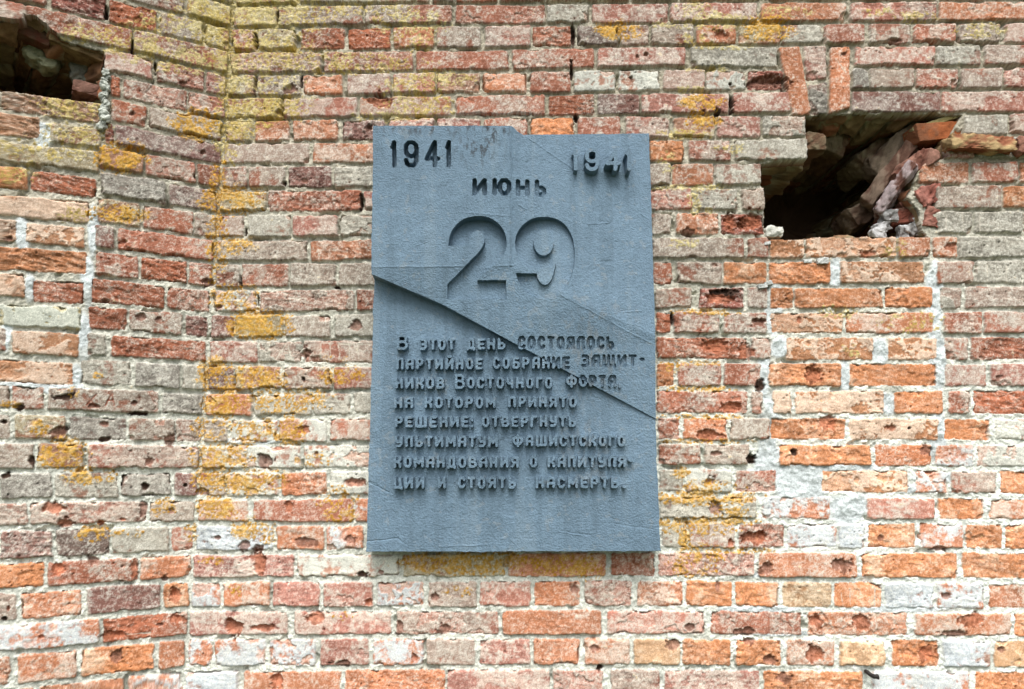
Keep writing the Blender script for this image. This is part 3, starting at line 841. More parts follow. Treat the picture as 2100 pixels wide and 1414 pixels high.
SU0 = -1.9
bs = []
for c, s in SIDEB.items():
    g = 3.6 if c < 9 else (4.2 if c < 16 else 5.0)
    toks = parse(s)
    for (x0, x1, kd) in toks:
        jit = rgs.normal(0, 0.9, 4)
        x1 = min(x1, corner_px(J[c][0] + 24) - 2)
        px = [x0, x1, x1, x0]
        py = [sjoint(c, x0) + g + jit[0], sjoint(c, x1) + g + jit[1], sjoint(c + 1, x1) - g + jit[2], sjoint(c + 1, x0) - g + jit[3]]
        u, v = SIDE.uv(px, py)
        bs.append((list(zip(u, v)), kd))
    xm = min(t[0] for t in toks)
    if c in range(4, 17):
        xm = -95
    u, v = SIDE.uv([xm, xm], [sjoint(c, xm) + g, sjoint(c + 1, xm) - g])
    L = float(u[0]) - .004
    while L > SU0:
        w_ = 0.275 if rgs.random() < .5 else .135
        bs.append(([(L - w_ + .012, float(v[0])), (L, float(v[0])), (L, float(v[1])), (L - w_ + .012, float(v[1]))], str(rgs.choice(FILL))))
        L -= w_
for (x0, x1, tl, bl, tr, br, kd) in SIDEP:
    u, v = SIDE.uv([x0, x1, x1, x0], [tl, tr, br, bl])
    bs.append((list(zip(u, v)), kd))
cx0 = corner_px(J[0][0])
_, vt = SIDE.uv(cx0, J[0][0]); _, vb = SIDE.uv(corner_px(J[28][0]), J[28][0])
SVMIN, SVMAX = -1.2, 2.9
v = float(vt)
while v < SVMAX:
    bs += fill_course(rgs, SU0, .08, v + .005, v + .072); v += .077
v = float(vb)
while v > SVMIN:
    bs += fill_course(rgs, SU0, .08, v - .079 + .005, v - .006); v -= .079
su0, _ = SIDE.uv(-10.0, 700.0)
sv_lo = float(SIDE.uv(-10.0, 1424.0)[1]); sv_hi = float(SIDE.uv(480.0, -10.0)[1])
# the corner line leans, so the sheet runs a little past it and dies behind the main wall
uc = max(float(SIDE.uv(corner_px(0), 0.0)[0]), float(SIDE.uv(corner_px(1400), 1400.0)[0])) + 0.05
us = lines(SU0, uc, float(su0), uc, FINE * .95, 0.007)
vs = lines(SVMIN, SVMAX, sv_lo, sv_hi, FINE, 0.007)
wall_side = thing('brick_wall', 'narrow brick wall at the far left, set at an angle, dark hole at its top', 'wall', tuple((SIDE.O - np.array([.4, .2, 0])).tolist()[:2]) + (0,))
SEAM = [(-400, 176), (-40, 176), (216, 212), (206, 300), (200, 360), (190, 470), (180, 620), (165, 740), (155, 800), (-400, 790)]
build_wall(SIDE, bs, us, vs, [HOLE_L], wall_side, [('brick_infill', [SEAM], 'cream and orange bricks filling the old opening below the hole')], 9)


# ------------------------------------------------------------------ solid masonry behind the faces
def body_box(frame, u0, u1, v0, v1, d0, d1, parent):
    u = np.array([u0, u1, u1, u0] * 2); v = np.array([v0, v0, v1, v1] * 2)
    h = np.array([d0] * 4 + [d1] * 4)
    P = frame.pos(u, v, h)
    F = [(0, 1, 5, 4), (1, 2, 6, 5), (2, 3, 7, 6), (3, 0, 4, 7), (5, 6, 7, 4)]
    mesh_obj('wall_core', P, F, np.tile(lin((140, 100, 84)), (8, 1)), MAT_BRICK, parent, smooth=False)


body_box(MAIN, -1.12, UMAX - .01, VMIN + .01, VMAX - .01, -0.03, -0.75, wall_main)
body_box(SIDE, SU0 + .01, 0.0, SVMIN + .01, SVMAX - .01, -0.03, -0.75, wall_side)


# ------------------------------------------------------------------ hollow inside a hole
def cavity(frame, poly, depth, taper, shift, parent, seed):
    u, v = frame.uv([p[0] for p in poly], [p[1] for p in poly])
    pts = np.stack([u, v], 1)
    seg = np.linalg.norm(np.roll(pts, -1, 0) - pts, axis=1); acc = np.concatenate([[0], np.cumsum(seg)])
    n = 300
    s = np.linspace(0, acc[-1], n, endpoint=False)
    q = np.vstack([pts, pts[:1]])
    ring = np.stack([np.interp(s, acc, q[:, 0]), np.interp(s, acc, q[:, 1])], 1)
    cen = ring.mean(0)
    nd = 110
    dd = np.linspace(0.02, depth, nd)
    Sg, Dg = np.meshgrid(s, dd)
    t = (Dg / depth)
    sc = 1.03 - (1 - taper) * t ** 1.2
    uu = cen[0] + (ring[:, 0][None] - cen[0]) * sc + shift[0] * t
    vv = cen[1] + (ring[:, 1][None] - cen[1]) * sc + shift[1] * t
    # masonry courses running into the depth
    bl, bh = 0.135, 0.078
    row = np.floor(Sg / bh)
    fx = (Sg / bh) % 1; fy = (Dg / bl + 0.5 * (row % 2)) % 1
    col_i = np.floor(Dg / bl + 0.5 * (row % 2))
    edge = np.minimum(np.minimum(fx, 1 - fx) * bh, np.minimum(fy, 1 - fy) * bl)
    rnd = TAB[seed % 6][(row.astype(int) * 7) & 255, (col_i.astype(int) * 13 + seed) & 255]
    rnd2 = TAB[(seed + 1) % 6][(row.astype(int) * 7) & 255, (col_i.astype(int) * 13 + seed) & 255]
    n1 = fbm(Sg, Dg, .06, 2, 5); n2 = fbm(Sg, Dg, .02, 3, 4)
    prot = sstep(0.004, 0.011, edge + 0.003 * n2) * (0.006 + 0.035 * rnd * sstep(0.02, .12, Dg)) + 0.007 * n1 + 0.004 * n2
    dirv = np.stack([uu - cen[0], vv - cen[1]], -1)
    dirv /= np.linalg.norm(dirv, axis=-1, keepdims=True) + 1e-9
    uu = uu - dirv[..., 0] * prot; vv = vv - dirv[..., 1] * prot
    hh = -Dg
    P = frame.pos(uu, vv, hh)
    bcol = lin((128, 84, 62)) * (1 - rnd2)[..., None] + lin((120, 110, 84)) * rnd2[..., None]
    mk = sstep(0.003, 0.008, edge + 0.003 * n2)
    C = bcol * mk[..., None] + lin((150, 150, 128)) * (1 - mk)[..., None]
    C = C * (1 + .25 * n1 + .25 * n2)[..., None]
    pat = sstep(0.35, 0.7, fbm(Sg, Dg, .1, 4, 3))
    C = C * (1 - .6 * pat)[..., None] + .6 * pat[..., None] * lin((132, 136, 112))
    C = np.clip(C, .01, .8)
    idx = np.arange(nd * n).reshape(nd, n)
    F = np.stack([idx[:-1], np.roll(idx[:-1], -1, 1), np.roll(idx[1:], -1, 1), idx[1:]], -1).reshape(-1, 4)
    Pf = P.reshape(-1, 3); Cf = C.reshape(-1, 3)
    # back of the hollow: rings closing on the centre
    bc = P[-1].mean(0)
    rings = [P[-1]]
    for k in range(1, 12):
        f = 1 - k / 11.5
        r = bc + (P[-1] - bc) * f
        w2 = fbm(r[:, 0] * 1.0, r[:, 2] * 1.0, .08, 5, 4)
        rings.append(r - frame.N * (0.03 * (1 - f) + 0.025 * w2)[:, None])
    B = np.concatenate(rings[1:])
    base = len(Pf)
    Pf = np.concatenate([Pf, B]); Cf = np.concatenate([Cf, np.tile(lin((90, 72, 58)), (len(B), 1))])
    prev = idx[-1]
    extra = []
    for k in range(11):
        cur = base + k * n + np.arange(n)
        extra.append(np.stack([prev, np.roll(prev, -1), np.roll(cur, -1), cur], -1)); prev = cur
    F = np.concatenate([F] + extra)
    return mesh_obj('hole_hollow', Pf, F, Cf, MAT_BRICK, parent)


cavity(MAIN, HOLE_R, 0.62, 0.78, (-0.03, 0.03), wall_main, 1)
cavity(SIDE, HOLE_L, 0.55, 0.80, (-0.10, -0.02), wall_side, 2)


# ------------------------------------------------------------------ lumps: broken bricks, mortar clots, stones
def chunk(name, frame, px, py, h, size, ang, cols, parent, seed, rough=0.5, tilt=0.0, yaw=0.0, sub=34, mat=None, rnd=0.10):
    """an irregular block: size (along, up, deep) in metres, centre at a wall point pushed h out of the wall"""
    rg = np.random.default_rng(seed)
    n = sub
    lin1 = np.linspace(-1, 1, n)
    P = []; F = []; base = 0
    a, b = np.meshgrid(lin1, lin1)
    one = np.ones_like(a)
    for f in (((a, b, one)), ((-a, b, -one)), ((one, b, -a)), ((-one, b, a)), ((a, one, -b)), ((a, -one, b))):
        p = np.stack(f, -1).reshape(-1, 3); P.append(p)
        idx = np.arange(n * n).reshape(n, n) + base
        F.append(np.stack([idx[:-1, :-1], idx[:-1, 1:], idx[1:, 1:], idx[1:, :-1]], -1).reshape(-1, 4)); base += n * n
    P = np.concatenate(P); F = np.concatenate(F)
    # merge the seams
    key = np.round(P, 5); uq, inv = np.unique(key, axis=0, return_inverse=True)
    P = uq; F = inv.reshape(-1)[F]
    sph = P / np.linalg.norm(P, axis=1, keepdims=True)
    Q = P * (1 - rnd) + sph * rnd * 1.25
    Q = Q * np.array(size) / 2
    s1 = rg.random(3) * 9
    def n3(p, sz, k):
        return (fbm(p[:, 0] + s1[0], p[:, 1] + s1[1] + p[:, 2] * .6, sz, k, 4) + fbm(p[:, 2] + s1[2], p[:, 0] * .7 - p[:, 1], sz, k + 3, 4)) * .6
    m = min(size)
    nn = n3(Q, m * 1.1, seed)
    nf = n3(Q, m * .3, seed + 2)
    nn2 = np.round(nn * 2.2) / 2.2 * .5 + nn * .5         # facets
    Q = Q + sph * (rough * m * (0.30 * nn2 + .13 * nf))[:, None]
    ca, sa = math.cos(ang), math.sin(ang)
    x = Q[:, 0] * ca - Q[:, 1] * sa; y = Q[:, 0] * sa + Q[:, 1] * ca; z = Q[:, 2]
    cy_, sy_ = math.cos(yaw), math.sin(yaw)
    x, z = x * cy_ + z * sy_, -x * sy_ + z * cy_
    ct, st = math.cos(tilt), math.sin(tilt)
    y, z = y * ct - z * st, y * st + z * ct
    u, v = frame.uv(px, py, h)
    W = frame.pos(float(u) + x, float(v) + y, h + z)
    c0, c1 = lin(cols[0]), lin(cols[1])
    k = sstep(-.35, .35, nn + .5 * nf)
    C = c0 * (1 - k)[:, None] + c1 * k[:, None]
    C = C * (1 + .3 * nf + .25 * (rg.random(len(C)) - .5))[:, None]
    C = np.clip(C * .8, .01, .85)
    return mesh_obj(name, W, F, C, mat or MAT_BRICK, parent)


RD, GY, WH = (140, 74, 56), (150, 140, 122), (196, 196, 190)
# inside and around the right hole
chunk('broken_brick', MAIN, 1900, 287, -.085, (.15, .060, .14), R(7), ((160, 94, 58), (128, 84, 60)), wall_main, 1, .22, yaw=R(4))
chunk('broken_brick', MAIN, 1838, 396, -.075, (.19, .032, .15), R(52), ((110, 78, 68), (164, 150, 150)), wall_main, 2, .8, yaw=R(-28))
chunk('broken_brick', MAIN, 1822, 370, -.15, (.24, .045, .16), R(50), ((104, 78, 66), (122, 106, 92)), wall_main, 3, .55, yaw=R(-25))
chunk('broken_brick', MAIN, 2000, 304, -.010, (.205, .050, .10), R(-2), ((150, 96, 72), (172, 148, 108)), wall_main, 4, .75)
chunk('broken_brick', MAIN, 2098, 310, -.022, (.09, .050, .10), R(3), ((140, 90, 76), (150, 108, 92)), wall_main, 5, .7)
chunk('broken_brick', MAIN, 1894, 410, -.055, (.085, .060, .10), R(20), ((140, 86, 74), (164, 112, 100)), wall_main, 6, .75)
chunk('broken_brick', MAIN, 1905, 458, -.055, (.070, .060, .10), R(-15), ((140, 90, 78), (168, 120, 106)), wall_main, 7, .75)
chunk('broken_brick', MAIN, 1845, 455, -.11, (.13, .05, .13), R(8), ((130, 78, 66), (116, 84, 74)), wall_main, 8, .5)
chunk('broken_brick', MAIN, 1700, 300, -.24, (.16, .08, .22), R(62), ((100, 80, 60), (108, 98, 76)), wall_main, 9, .7)
chunk('broken_brick', MAIN, 1780, 330, -.26, (.17, .070, .2), R(40), ((104, 84, 66), (116, 106, 84)), wall_main, 10, .7)
chunk('broken_brick', MAIN, 1625, 322, -.16, (.13, .06, .26), R(0), ((112, 86, 68), (114, 102, 82)), wall_main, 11, .5)
chunk('broken_brick', MAIN, 1800, 250, -.16, (.26, .050, .2), R(4), ((106, 84, 64), (116, 108, 84)), wall_main, 12, .6)
chunk('broken_brick', MAIN, 1868, 352, -.075, (.13, .055, .13), R(40), ((118, 78, 66), (140, 104, 90)), wall_main, 13, .8, yaw=R(-15))
chunk('broken_brick', MAIN, 1868, 428, -.10, (.12, .075, .12), R(35), ((104, 66, 56), (124, 88, 78)), wall_main, 14, .8)
chunk('broken_brick', MAIN, 1835, 320, -.17, (.20, .07, .15), R(35), ((104, 84, 70), (122, 108, 92)), wall_main, 15, .7, yaw=R(-20))
chunk('broken_brick', MAIN, 1780, 440, -.24, (.2, .07, .16), R(25), ((88, 70, 58), (110, 98, 84)), wall_main, 16, .8)
for i, (x, y, s) in enumerate([(1822, 445, .04), (1812, 468, .036), (1870, 470, .042), (1890, 478, .03), (1850, 480, .032), (1880, 462, .03), (1800, 482, .03)]):
    chunk('mortar_clot', MAIN, x, y, -.055, (s * 1.3, s, s), R(20 * i), ((136, 134, 132), (188, 188, 188)), wall_main, 20 + i, .9, sub=14)
chunk('mortar_seam', MAIN, 1915, 260, -.07, (.20, .018, .09), R(20), ((170, 158, 108), (150, 142, 104)), wall_main, 30, .5, sub=18)
for i, (x, y, s) in enumerate([(1655, 537, .016), (1685, 537, .022), (1573, 500, .012), (1562, 588, .018), (1575, 582, .016)]):
    chunk('mortar_clot', MAIN, x, y, -.004, (s * 1.6, s * .8, s), R(4 * i), ((190, 194, 190), (206, 208, 204)), wall_main, 40 + i, .6, sub=12)
# inside and around the left hole
chunk('mortar_clot', SIDE, 88, 122, -.14, (.085, .055, .06), R(-25), ((118, 124, 98), (140, 142, 116)), wall_side, 50, .8, rnd=.5)
chunk('mortar_clot', SIDE, 172, 160, -.15, (.075, .075, .08), R(10), ((132, 134, 124), (112, 110, 98)), wall_side, 51, .8, rnd=.4)
chunk('broken_brick', SIDE, 186, 197, -.10, (.10, .035, .10), R(-5), ((110, 78, 68), (130, 98, 86)), wall_side, 52, .5)
chunk('broken_brick', SIDE, 165, 110, -.09, (.16, .05, .12), R(-14), ((120, 98, 70), (134, 116, 84)), wall_side, 53, .35)
chunk('broken_brick', SIDE, 40, 70, -.13, (.2, .06, .15), R(-16), ((110, 66, 52), (92, 70, 56)), wall_side, 54, .4)
for i in range(15):
    t = i / 14
    chunk('mortar_clot', SIDE, 217 + 4 * math.sin(i * 1.7) - 5 * t, 152 + 108 * t, -.006, (.017 + .007 * math.sin(i * 2.3), .020, .024),
          R(30 * i), ((150, 154, 146), (190, 194, 184)), wall_side, 60 + i, 1.1, sub=12, rnd=.5)
# the loose stone lying on the sill of the right hole: a thing of its own
st = chunk('stone', MAIN, 1584, 479, -.025, (.054, .036, .045), R(-4), ((186, 184, 170), (208, 208, 198)), None, 91, .55, mat=MAT_STONE, rnd=.55)
st['label'] = 'small pale loose stone lying on the left end of the sill of the right hole'
st['category'] = 'stone'


# ------------------------------------------------------------------ bent iron nail low in the wall
def tube(name, pts, rad, mat, parent=None):
    pts = np.array(pts); n = len(pts); k = 12
    P = []
    for i in range(n):
        t = pts[min(i + 1, n - 1)] - pts[max(i - 1, 0)]; t /= np.linalg.norm(t)
        a = np.cross(t, [0.3, .1, .9]); a /= np.linalg.norm(a); b = np.cross(t, a)
        for j in range(k):
            w_ = 2 * math.pi * j / k
            P.append(pts[i] + rad[i] * (math.cos(w_) * a + math.sin(w_) * b))
    F = [(i * k + j, i * k + (j + 1) % k, (i + 1) * k + (j + 1) % k, (i + 1) * k + j) for i in range(n - 1) for j in range(k)]
    P.append(pts[0]); P.append(pts[-1])
    o = mesh_obj(name, np.array(P), F + [], None, mat, parent)
    return o


def wp(x, y, h):
    u, v = MAIN.uv(x, y, h)
    return MAIN.pos(np.array(float(u)), np.array(float(v)), np.array(h))


nail = thing('bent_nail', 'black bent iron nail sticking out of a mortar joint at the bottom right', 'nail', tuple(wp(1776, 1378, 0.0).tolist()))
tube('shank', [wp(1776, 1377, -.03), wp(1776, 1377, .012), wp(1779, 1379, .018), wp(1785, 1384, .020), wp(1793, 1388, .020), wp(1800, 1388, .019)],
     [.0052, .0052, .0060, .0060, .0064, .0060], MAT_IRON, nail)
tube('nail_head', [wp(1798, 1388.5, .0195), wp(1800, 1388.3, .0192), wp(1801, 1388, .019), wp(1801.6, 1388, .019)], [.0064, .0078, .0068, .0002], MAT_IRON, nail)

# ------------------------------------------------------------------ memorial plaque
PLQ = Frame(MAIN.O + 0.02 * MAIN.N, MAIN.U, MAIN.V, MAIN.N)     # the slab stands a little off the bricks
TP = 0.070                                     # the lettering lies in one plane; the slab's facets pass in front of and behind it
O_ = [(0, .25), (0, .75), (.28, 1), (.72, 1), (1, .75), (1, .25), (.72, 0), (.28, 0), (0, .25)]
GL = {
    'О': (.60, [O_]), 'С': (.58, [[(1, .80), (.74, 1), (.26, 1), (0, .76), (0, .24), (.26, 0), (.74, 0), (1, .20)]]),
    'В': (.62, [[(0, 0), (0, 1), (.7, 1), (.92, .86), (.92, .66), (.7, .53), (0, .53)], [(.7, .53), (1, .38), (1, .14), (.75, 0), (0, 0)]]),
    'Э': (.58, [[(0, 1), (.7, 1), (1, .78), (1, .22), (.7, 0), (0, 0)], [(.3, .5), (1, .5)]]),
    'Т': (.56, [[(0, 1), (1, 1)], [(.5, 1), (.5, 0)]]),
    'Д': (.68, [[(0, -.14), (0, 0), (1, 0), (1, -.14)], [(.2, 0), (.2, .8), (.38, 1), (.84, 1), (.84, 0)]]),
    'Е': (.56, [[(1, 1), (0, 1), (0, 0), (1, 0)], [(0, .5), (.85, .5)]]),
    'Н': (.60, [[(0, 0), (0, 1)], [(1, 0), (1, 1)], [(0, .5), (1, .5)]]),
    'Ь': (.58, [[(0, 1), (0, 0), (.72, 0), (1, .17), (1, .37), (.72, .53), (0, .53)]]),
    'Я': (.60, [[(1, 0), (1, 1), (.28, 1), (0, .86), (0, .62), (.28, .48), (1, .48)], [(.5, .48), (0, 0)]]),
    'Л': (.60, [[(0, 0), (0, .72), (.3, 1), (1, 1), (1, 0)]]), 'П': (.60, [[(0, 0), (0, 1), (1, 1), (1, 0)]]),
    'А': (.62, [[(0, 0), (0, .70), (.32, 1), (1, 1), (1, 0)], [(0, .42), (1, .42)]]),
    'Р': (.58, [[(0, 0), (0, 1), (.72, 1), (1, .84), (1, .6), (.72, .43), (0, .43)]]),
    'И': (.64, [[(0, 1), (0, 0), (1, 1), (1, 0)]]), 'Й': (.64, [[(0, 1), (0, 0), (1, 1), (1, 0)], [(.28, 1.28), (.72, 1.28)]]),
    'Б': (.60, [[(.9, 1), (0, 1), (0, 0), (.72, 0), (1, .17), (1, .4), (.72, .55), (0, .55)]]),
    'З': (.56, [[(0, 1), (.72, 1), (1, .86), (1, .66), (.75, .52), (.3, .52)], [(.75, .52), (1, .38), (1, .14), (.72, 0), (0, 0)]]),
    'Ш': (.86, [[(0, 1), (0, 0), (1, 0), (1, 1)], [(.5, 1), (.5, 0)]]),
    'Щ': (.90, [[(0, 1), (0, 0), (1.12, 0), (1.12, -.16)], [(.48, 1), (.48, 0)], [(.96, 1), (.96, 0)]]),
    'К': (.60, [[(0, 0), (0, 1)], [(0, .5), (.5, .5)], [(1, 1), (1, .76), (.55, .5), (1, .24), (1, 0)]]),
    'Ч': (.58, [[(0, 1), (0, .6), (.25, .43), (1, .43)], [(1, 1), (1, 0)]]), 'Г': (.52, [[(0, 0), (0, 1), (1, 1)]]),
    'Ф': (.82, [[(.5, -.1), (.5, 1.08)], [(0, .38), (0, .68), (.2, .86), (.8, .86), (1, .68), (1, .38), (.8, .18), (.2, .18), (0, .38)]]),
    'М': (.74, [[(0, 0), (0, 1), (.5, .36), (1, 1), (1, 0)]]),
    'У': (.58, [[(0, 1), (0, .62), (.25, .45), (1, .45)], [(1, 1), (1, .22), (.72, 0), (.1, 0)]]),
    'Ц': (.64, [[(0, 1), (0, 0), (1.1, 0), (1.1, -.16)], [(.9, 1), (.9, 0)]]),
    'Ю': (.86, [[(0, 0), (0, 1)], [(0, .5), (.38, .5)], [(.38 + .62 * a, b) for a, b in O_]]),
    ':': (.12, [[(.5, .66), (.5, .70)], [(.5, .0), (.5, .04)]]), '.': (.14, [[(.3, .0), (.7, .02)]]), ',': (.14, [[(.5, .06), (.2, -.16)]]), '-': (.26, [[(0, .62), (1, .62)]]),
    '1': (.34, [[(.0, .80), (.25, .83), (.75, 1), (.75, 0)]]),
    '9': (.56, [[(1, .70), (.97, .86), (.75, .98), (.5, 1), (.25, .98), (.03, .86), (0, .70), (.03, .54), (.25, .42), (.5, .40), (.75, .42), (.97, .54), (1, .70), (1, .25), (.90, .08), (.7, 0), (.35, 0), (.1, .08), (0, .22)]]),
    '4': (.60, [[(.70, 0), (.70, 1), (0, .30), (1, .30)]]),
}
Z2 = lambda X_, Y_: (740 + X_ / 2.7194, 640 + Y_ / 2.7194)
Z1 = lambda X_, Y_: (740 + X_ / 3.366, 240 + Y_ / 3.366)
# words: text, x0, x1, top, bottom in enlarged reading coordinates, and the line they belong to
WORDS = [('В', 200, 262, 128, 213, 0), ('ЭТОТ', 330, 525, 147, 213, 0), ('ДЕНЬ', 588, 806, 146, 211, 0), ('СОСТОЯЛОСЬ', 875, 1415, 134, 207, 0),
         ('ПАРТИЙНОЕ', 196, 680, 256, 322, 1), ('СОБРАНИЕ', 735, 1165, 250, 318, 1), ('ЗАЩИТ', 1230, 1537, 238, 306, 1), ('-', 1555, 1582, 236, 304, 1),
         ('НИКОВ', 190, 468, 364, 430, 2), ('В', 525, 582, 345, 430, 2), ('ОСТОЧНОГО', 592, 1070, 362, 428, 2), ('ФОРТА', 1145, 1425, 352, 420, 2), (',', 1436, 1452, 350, 418, 2),
         ('НА', 185, 292, 474, 538, 3), ('КОТОРОМ', 355, 752, 473, 537, 3), ('ПРИНЯТО', 820, 1205, 470, 534, 3),
         ('РЕШЕНИЕ', 190, 603, 580, 645, 4), (':', 614, 626, 580, 645, 4), ('ОТВЕРГНУТЬ', 675, 1200, 578, 643, 4),
         ('УЛЬТИМАТУМ', 190, 766, 690, 755, 5), ('ФАШИСТСКОГО', 845, 1475, 686, 751, 5),
         ('КОМАНДОВАНИЯ', 182, 882, 805, 870, 6), ('О', 940, 985, 804, 869, 6), ('КАПИТУЛЯ', 1040, 1478, 803, 868, 6), ('-', 1490, 1516, 803, 868, 6),
         ('ЦИИ', 182, 355, 920, 986, 7), ('И', 428, 474, 920, 986, 7), ('СТОЯТЬ', 540, 866, 919, 985, 7), ('НАСМЕРТЬ', 975, 1440, 919, 984, 7), ('.', 1452, 1484, 919, 984, 7)]
BIG2 = [(603, 888), (612, 825), (640, 765), (690, 715), (750, 690), (810, 683), (875, 690), (940, 725), (985, 780), (1006, 840), (1004, 900),
        (985, 955), (940, 1010), (870, 1055), (803, 1128), (1003, 1128), (1003, 1258), (598, 1258), (598, 1155), (650, 1105), (720, 1030),
        (800, 950), (845, 895), (857, 845), (845, 800), (805, 780), (770, 795), (750, 835), (747, 888)]
BIG9 = [(1063, 880), (1073, 812), (1110, 750), (1175, 704), (1265, 688), (1352, 702), (1420, 752), (1462, 832), (1477, 930), (1470, 1040),
        (1440, 1140), (1390, 1212), (1325, 1250), (1262, 1258), (1190, 1245), (1130, 1205), (1092, 1150), (1072, 1080), (1213, 1080), (1222, 1125),
        (1248, 1156), (1275, 1164), (1305, 1148), (1330, 1098), (1345, 1015), (1300, 1038), (1240, 1048), (1170, 1040), (1120, 1015), (1085, 970)]


def smooth_poly(P, n=3):
    P = np.array(P, float)
    for _ in range(n):                      # corner cutting that keeps sharp corners sharp
        out = []
        m = len(P)
        for i in range(m):
            a, b, c = P[i - 1], P[i], P[(i + 1) % m]
            d1, d2 = b - a, c - b
            cosv = d1 @ d2 / (np.linalg.norm(d1) * np.linalg.norm(d2) + 1e-9)
            if cosv < 0.70:
                out.append(b)
            else:
                out.append(b - d1 * .25); out.append(b + d2 * .25)
        P = np.array(out)
    return P


PF = 0.0012
# slab outline on the wall (each corner seen at its own thickness)
HUL, HTR, HBL, HBR = .096, .016, .050, .054
oc = [((765, 258), HUL), ((1044, 258), HUL), ((1052, 261), .092), ((1062, 270), .088), ((1074, 276), .084), ((1330, 276), HTR), ((1336, 440), .035),
      ((1343, 705), .062), ((1345, 858), .060), ((1355, 1131), HBR), ((751, 1132), HBL), ((768, 566), .042), ((761, 549), HUL)]
outl = []
for (x, y), h in oc:
    u, v = PLQ.uv(x, y, h)
    outl.append((float(u), float(v)))
oa = np.array(outl)
us = np.arange(oa[:, 0].min() - .006, oa[:, 0].max() + .006, PF)
vs = np.arange(oa[:, 1].min() - .006, oa[:, 1].max() + .006, PF)
Ug, Vg = np.meshgrid(us, vs)
shp = Ug.shape
nE = fbm(Ug, Vg, .03, 1, 4); nF = fbm(Ug, Vg, .008, 2, 3); nG = fbm(Ug, Vg, .25, 3, 4)
nH = fbm(Ug, Vg, .05, 5, 5)
inn = inside(outl, Ug + .0009 * nE + .004 * np.clip(nH - .55, 0, 1), Vg + .0009 * nE + .004 * np.clip(nH - .55, 0, 1))
# facets of the upper slab: triangles with their own heights
pv = {'TL': (765, 258, .096), 'TM': (1046, 258, .096), 'ML': (761, 548, .096), 'MM': (1052, 545, .096), 'T2': (1074, 276, .080), 'TR': (1332, 276, .014),
      'R1': (1338, 440, .034), 'C2': (1150, 604, .094), 'R2': (1345, 705, .072), 'LE': (1345, 858, .058), 'LM': (1050, 702, .076), 'LQ': (905, 624, .080)}
pu = {k: (*[float(a) for a in PLQ.uv(x, y, h)], h) for k, (x, y, h) in pv.items()}
# stretch the rim of the control net past the outline
for k, du, dv in (('TL', -.05, .05), ('TM', 0, .05), ('ML', -.05, 0), ('T2', 0, .05), ('TR', .05, .05), ('R1', .05, 0), ('R2', .05, .0), ('LE', .06, -.035)):
    a = pu[k]; pu[k] = (a[0] + du, a[1] + dv, a[2])
TRI = [('TL', 'TM', 'ML'), ('TM', 'MM', 'ML'), ('TM', 'T2', 'MM'), ('T2', 'C2', 'MM'), ('T2', 'R1', 'C2'), ('T2', 'TR', 'R1'), ('R1', 'R2', 'C2'),
       ('ML', 'MM', 'LQ'), ('MM', 'LM', 'LQ'), ('MM', 'C2', 'LM'), ('C2', 'R2', 'LM'), ('R2', 'LE', 'LM')]
up = np.full(shp, np.nan)
for t in TRI:
    a, b, c = [np.array(pu[k]) for k in t]
    den = (b[1] - c[1]) * (a[0] - c[0]) + (c[0] - b[0]) * (a[1] - c[1])
    l1 = ((b[1] - c[1]) * (Ug - c[0]) + (c[0] - b[0]) * (Vg - c[1])) / den
    l2 = ((c[1] - a[1]) * (Ug - c[0]) + (a[0] - c[0]) * (Vg - c[1])) / den
    l3 = 1 - l1 - l2
    m = (l1 >= -1e-6) & (l2 >= -1e-6) & (l3 >= -1e-6)
    up = np.where(m, l1 * a[2] + l2 * b[2] + l3 * c[2], up)
# lower slab
b0 = PLQ.uv(768, 560, .042); b1 = PLQ.uv(1345, 858, .057)
tt = np.clip((Ug - b0[0]) / (b1[0] - b0[0]), 0, 1)
vl = b0[1] + (b1[1] - b0[1]) * tt                      # height of the ledge line
dn = np.clip((vl - Vg) / 0.35, 0, 1)
low_h = (.041 + .015 * tt) * (1 - dn) + (.050 + .004 * tt) * dn
Hs = np.where(np.isnan(up), low_h, up)
isup = ~np.isnan(up)
# cast surface: trowel waves and stipple
Hs = Hs + .0011 * nG + .0006 * nE + .0003 * nF
# raised hair creases left by the shuttering boards
def crease(p0, p1, amp, wd=.0022):
    a = PLQ.uv(p0[0], p0[1], .09); b = PLQ.uv(p1[0], p1[1], .09)
    d = segdist(Ug + .0012 * nE, Vg + .0012 * nE, (float(a[0]), float(a[1])), (float(b[0]), float(b[1])))
    return amp * np.exp(-(d / wd) ** 2)


def crease_low(p0, p1, amp, wd=.0020):
    a = PLQ.uv(p0[0], p0[1], .052); b = PLQ.uv(p1[0], p1[1], .052)
    d = segdist(Ug + .0016 * nE, Vg + .0016 * nE, (float(a[0]), float(a[1])), (float(b[0]), float(b[1])))
    return amp * np.exp(-(d / wd) ** 2)


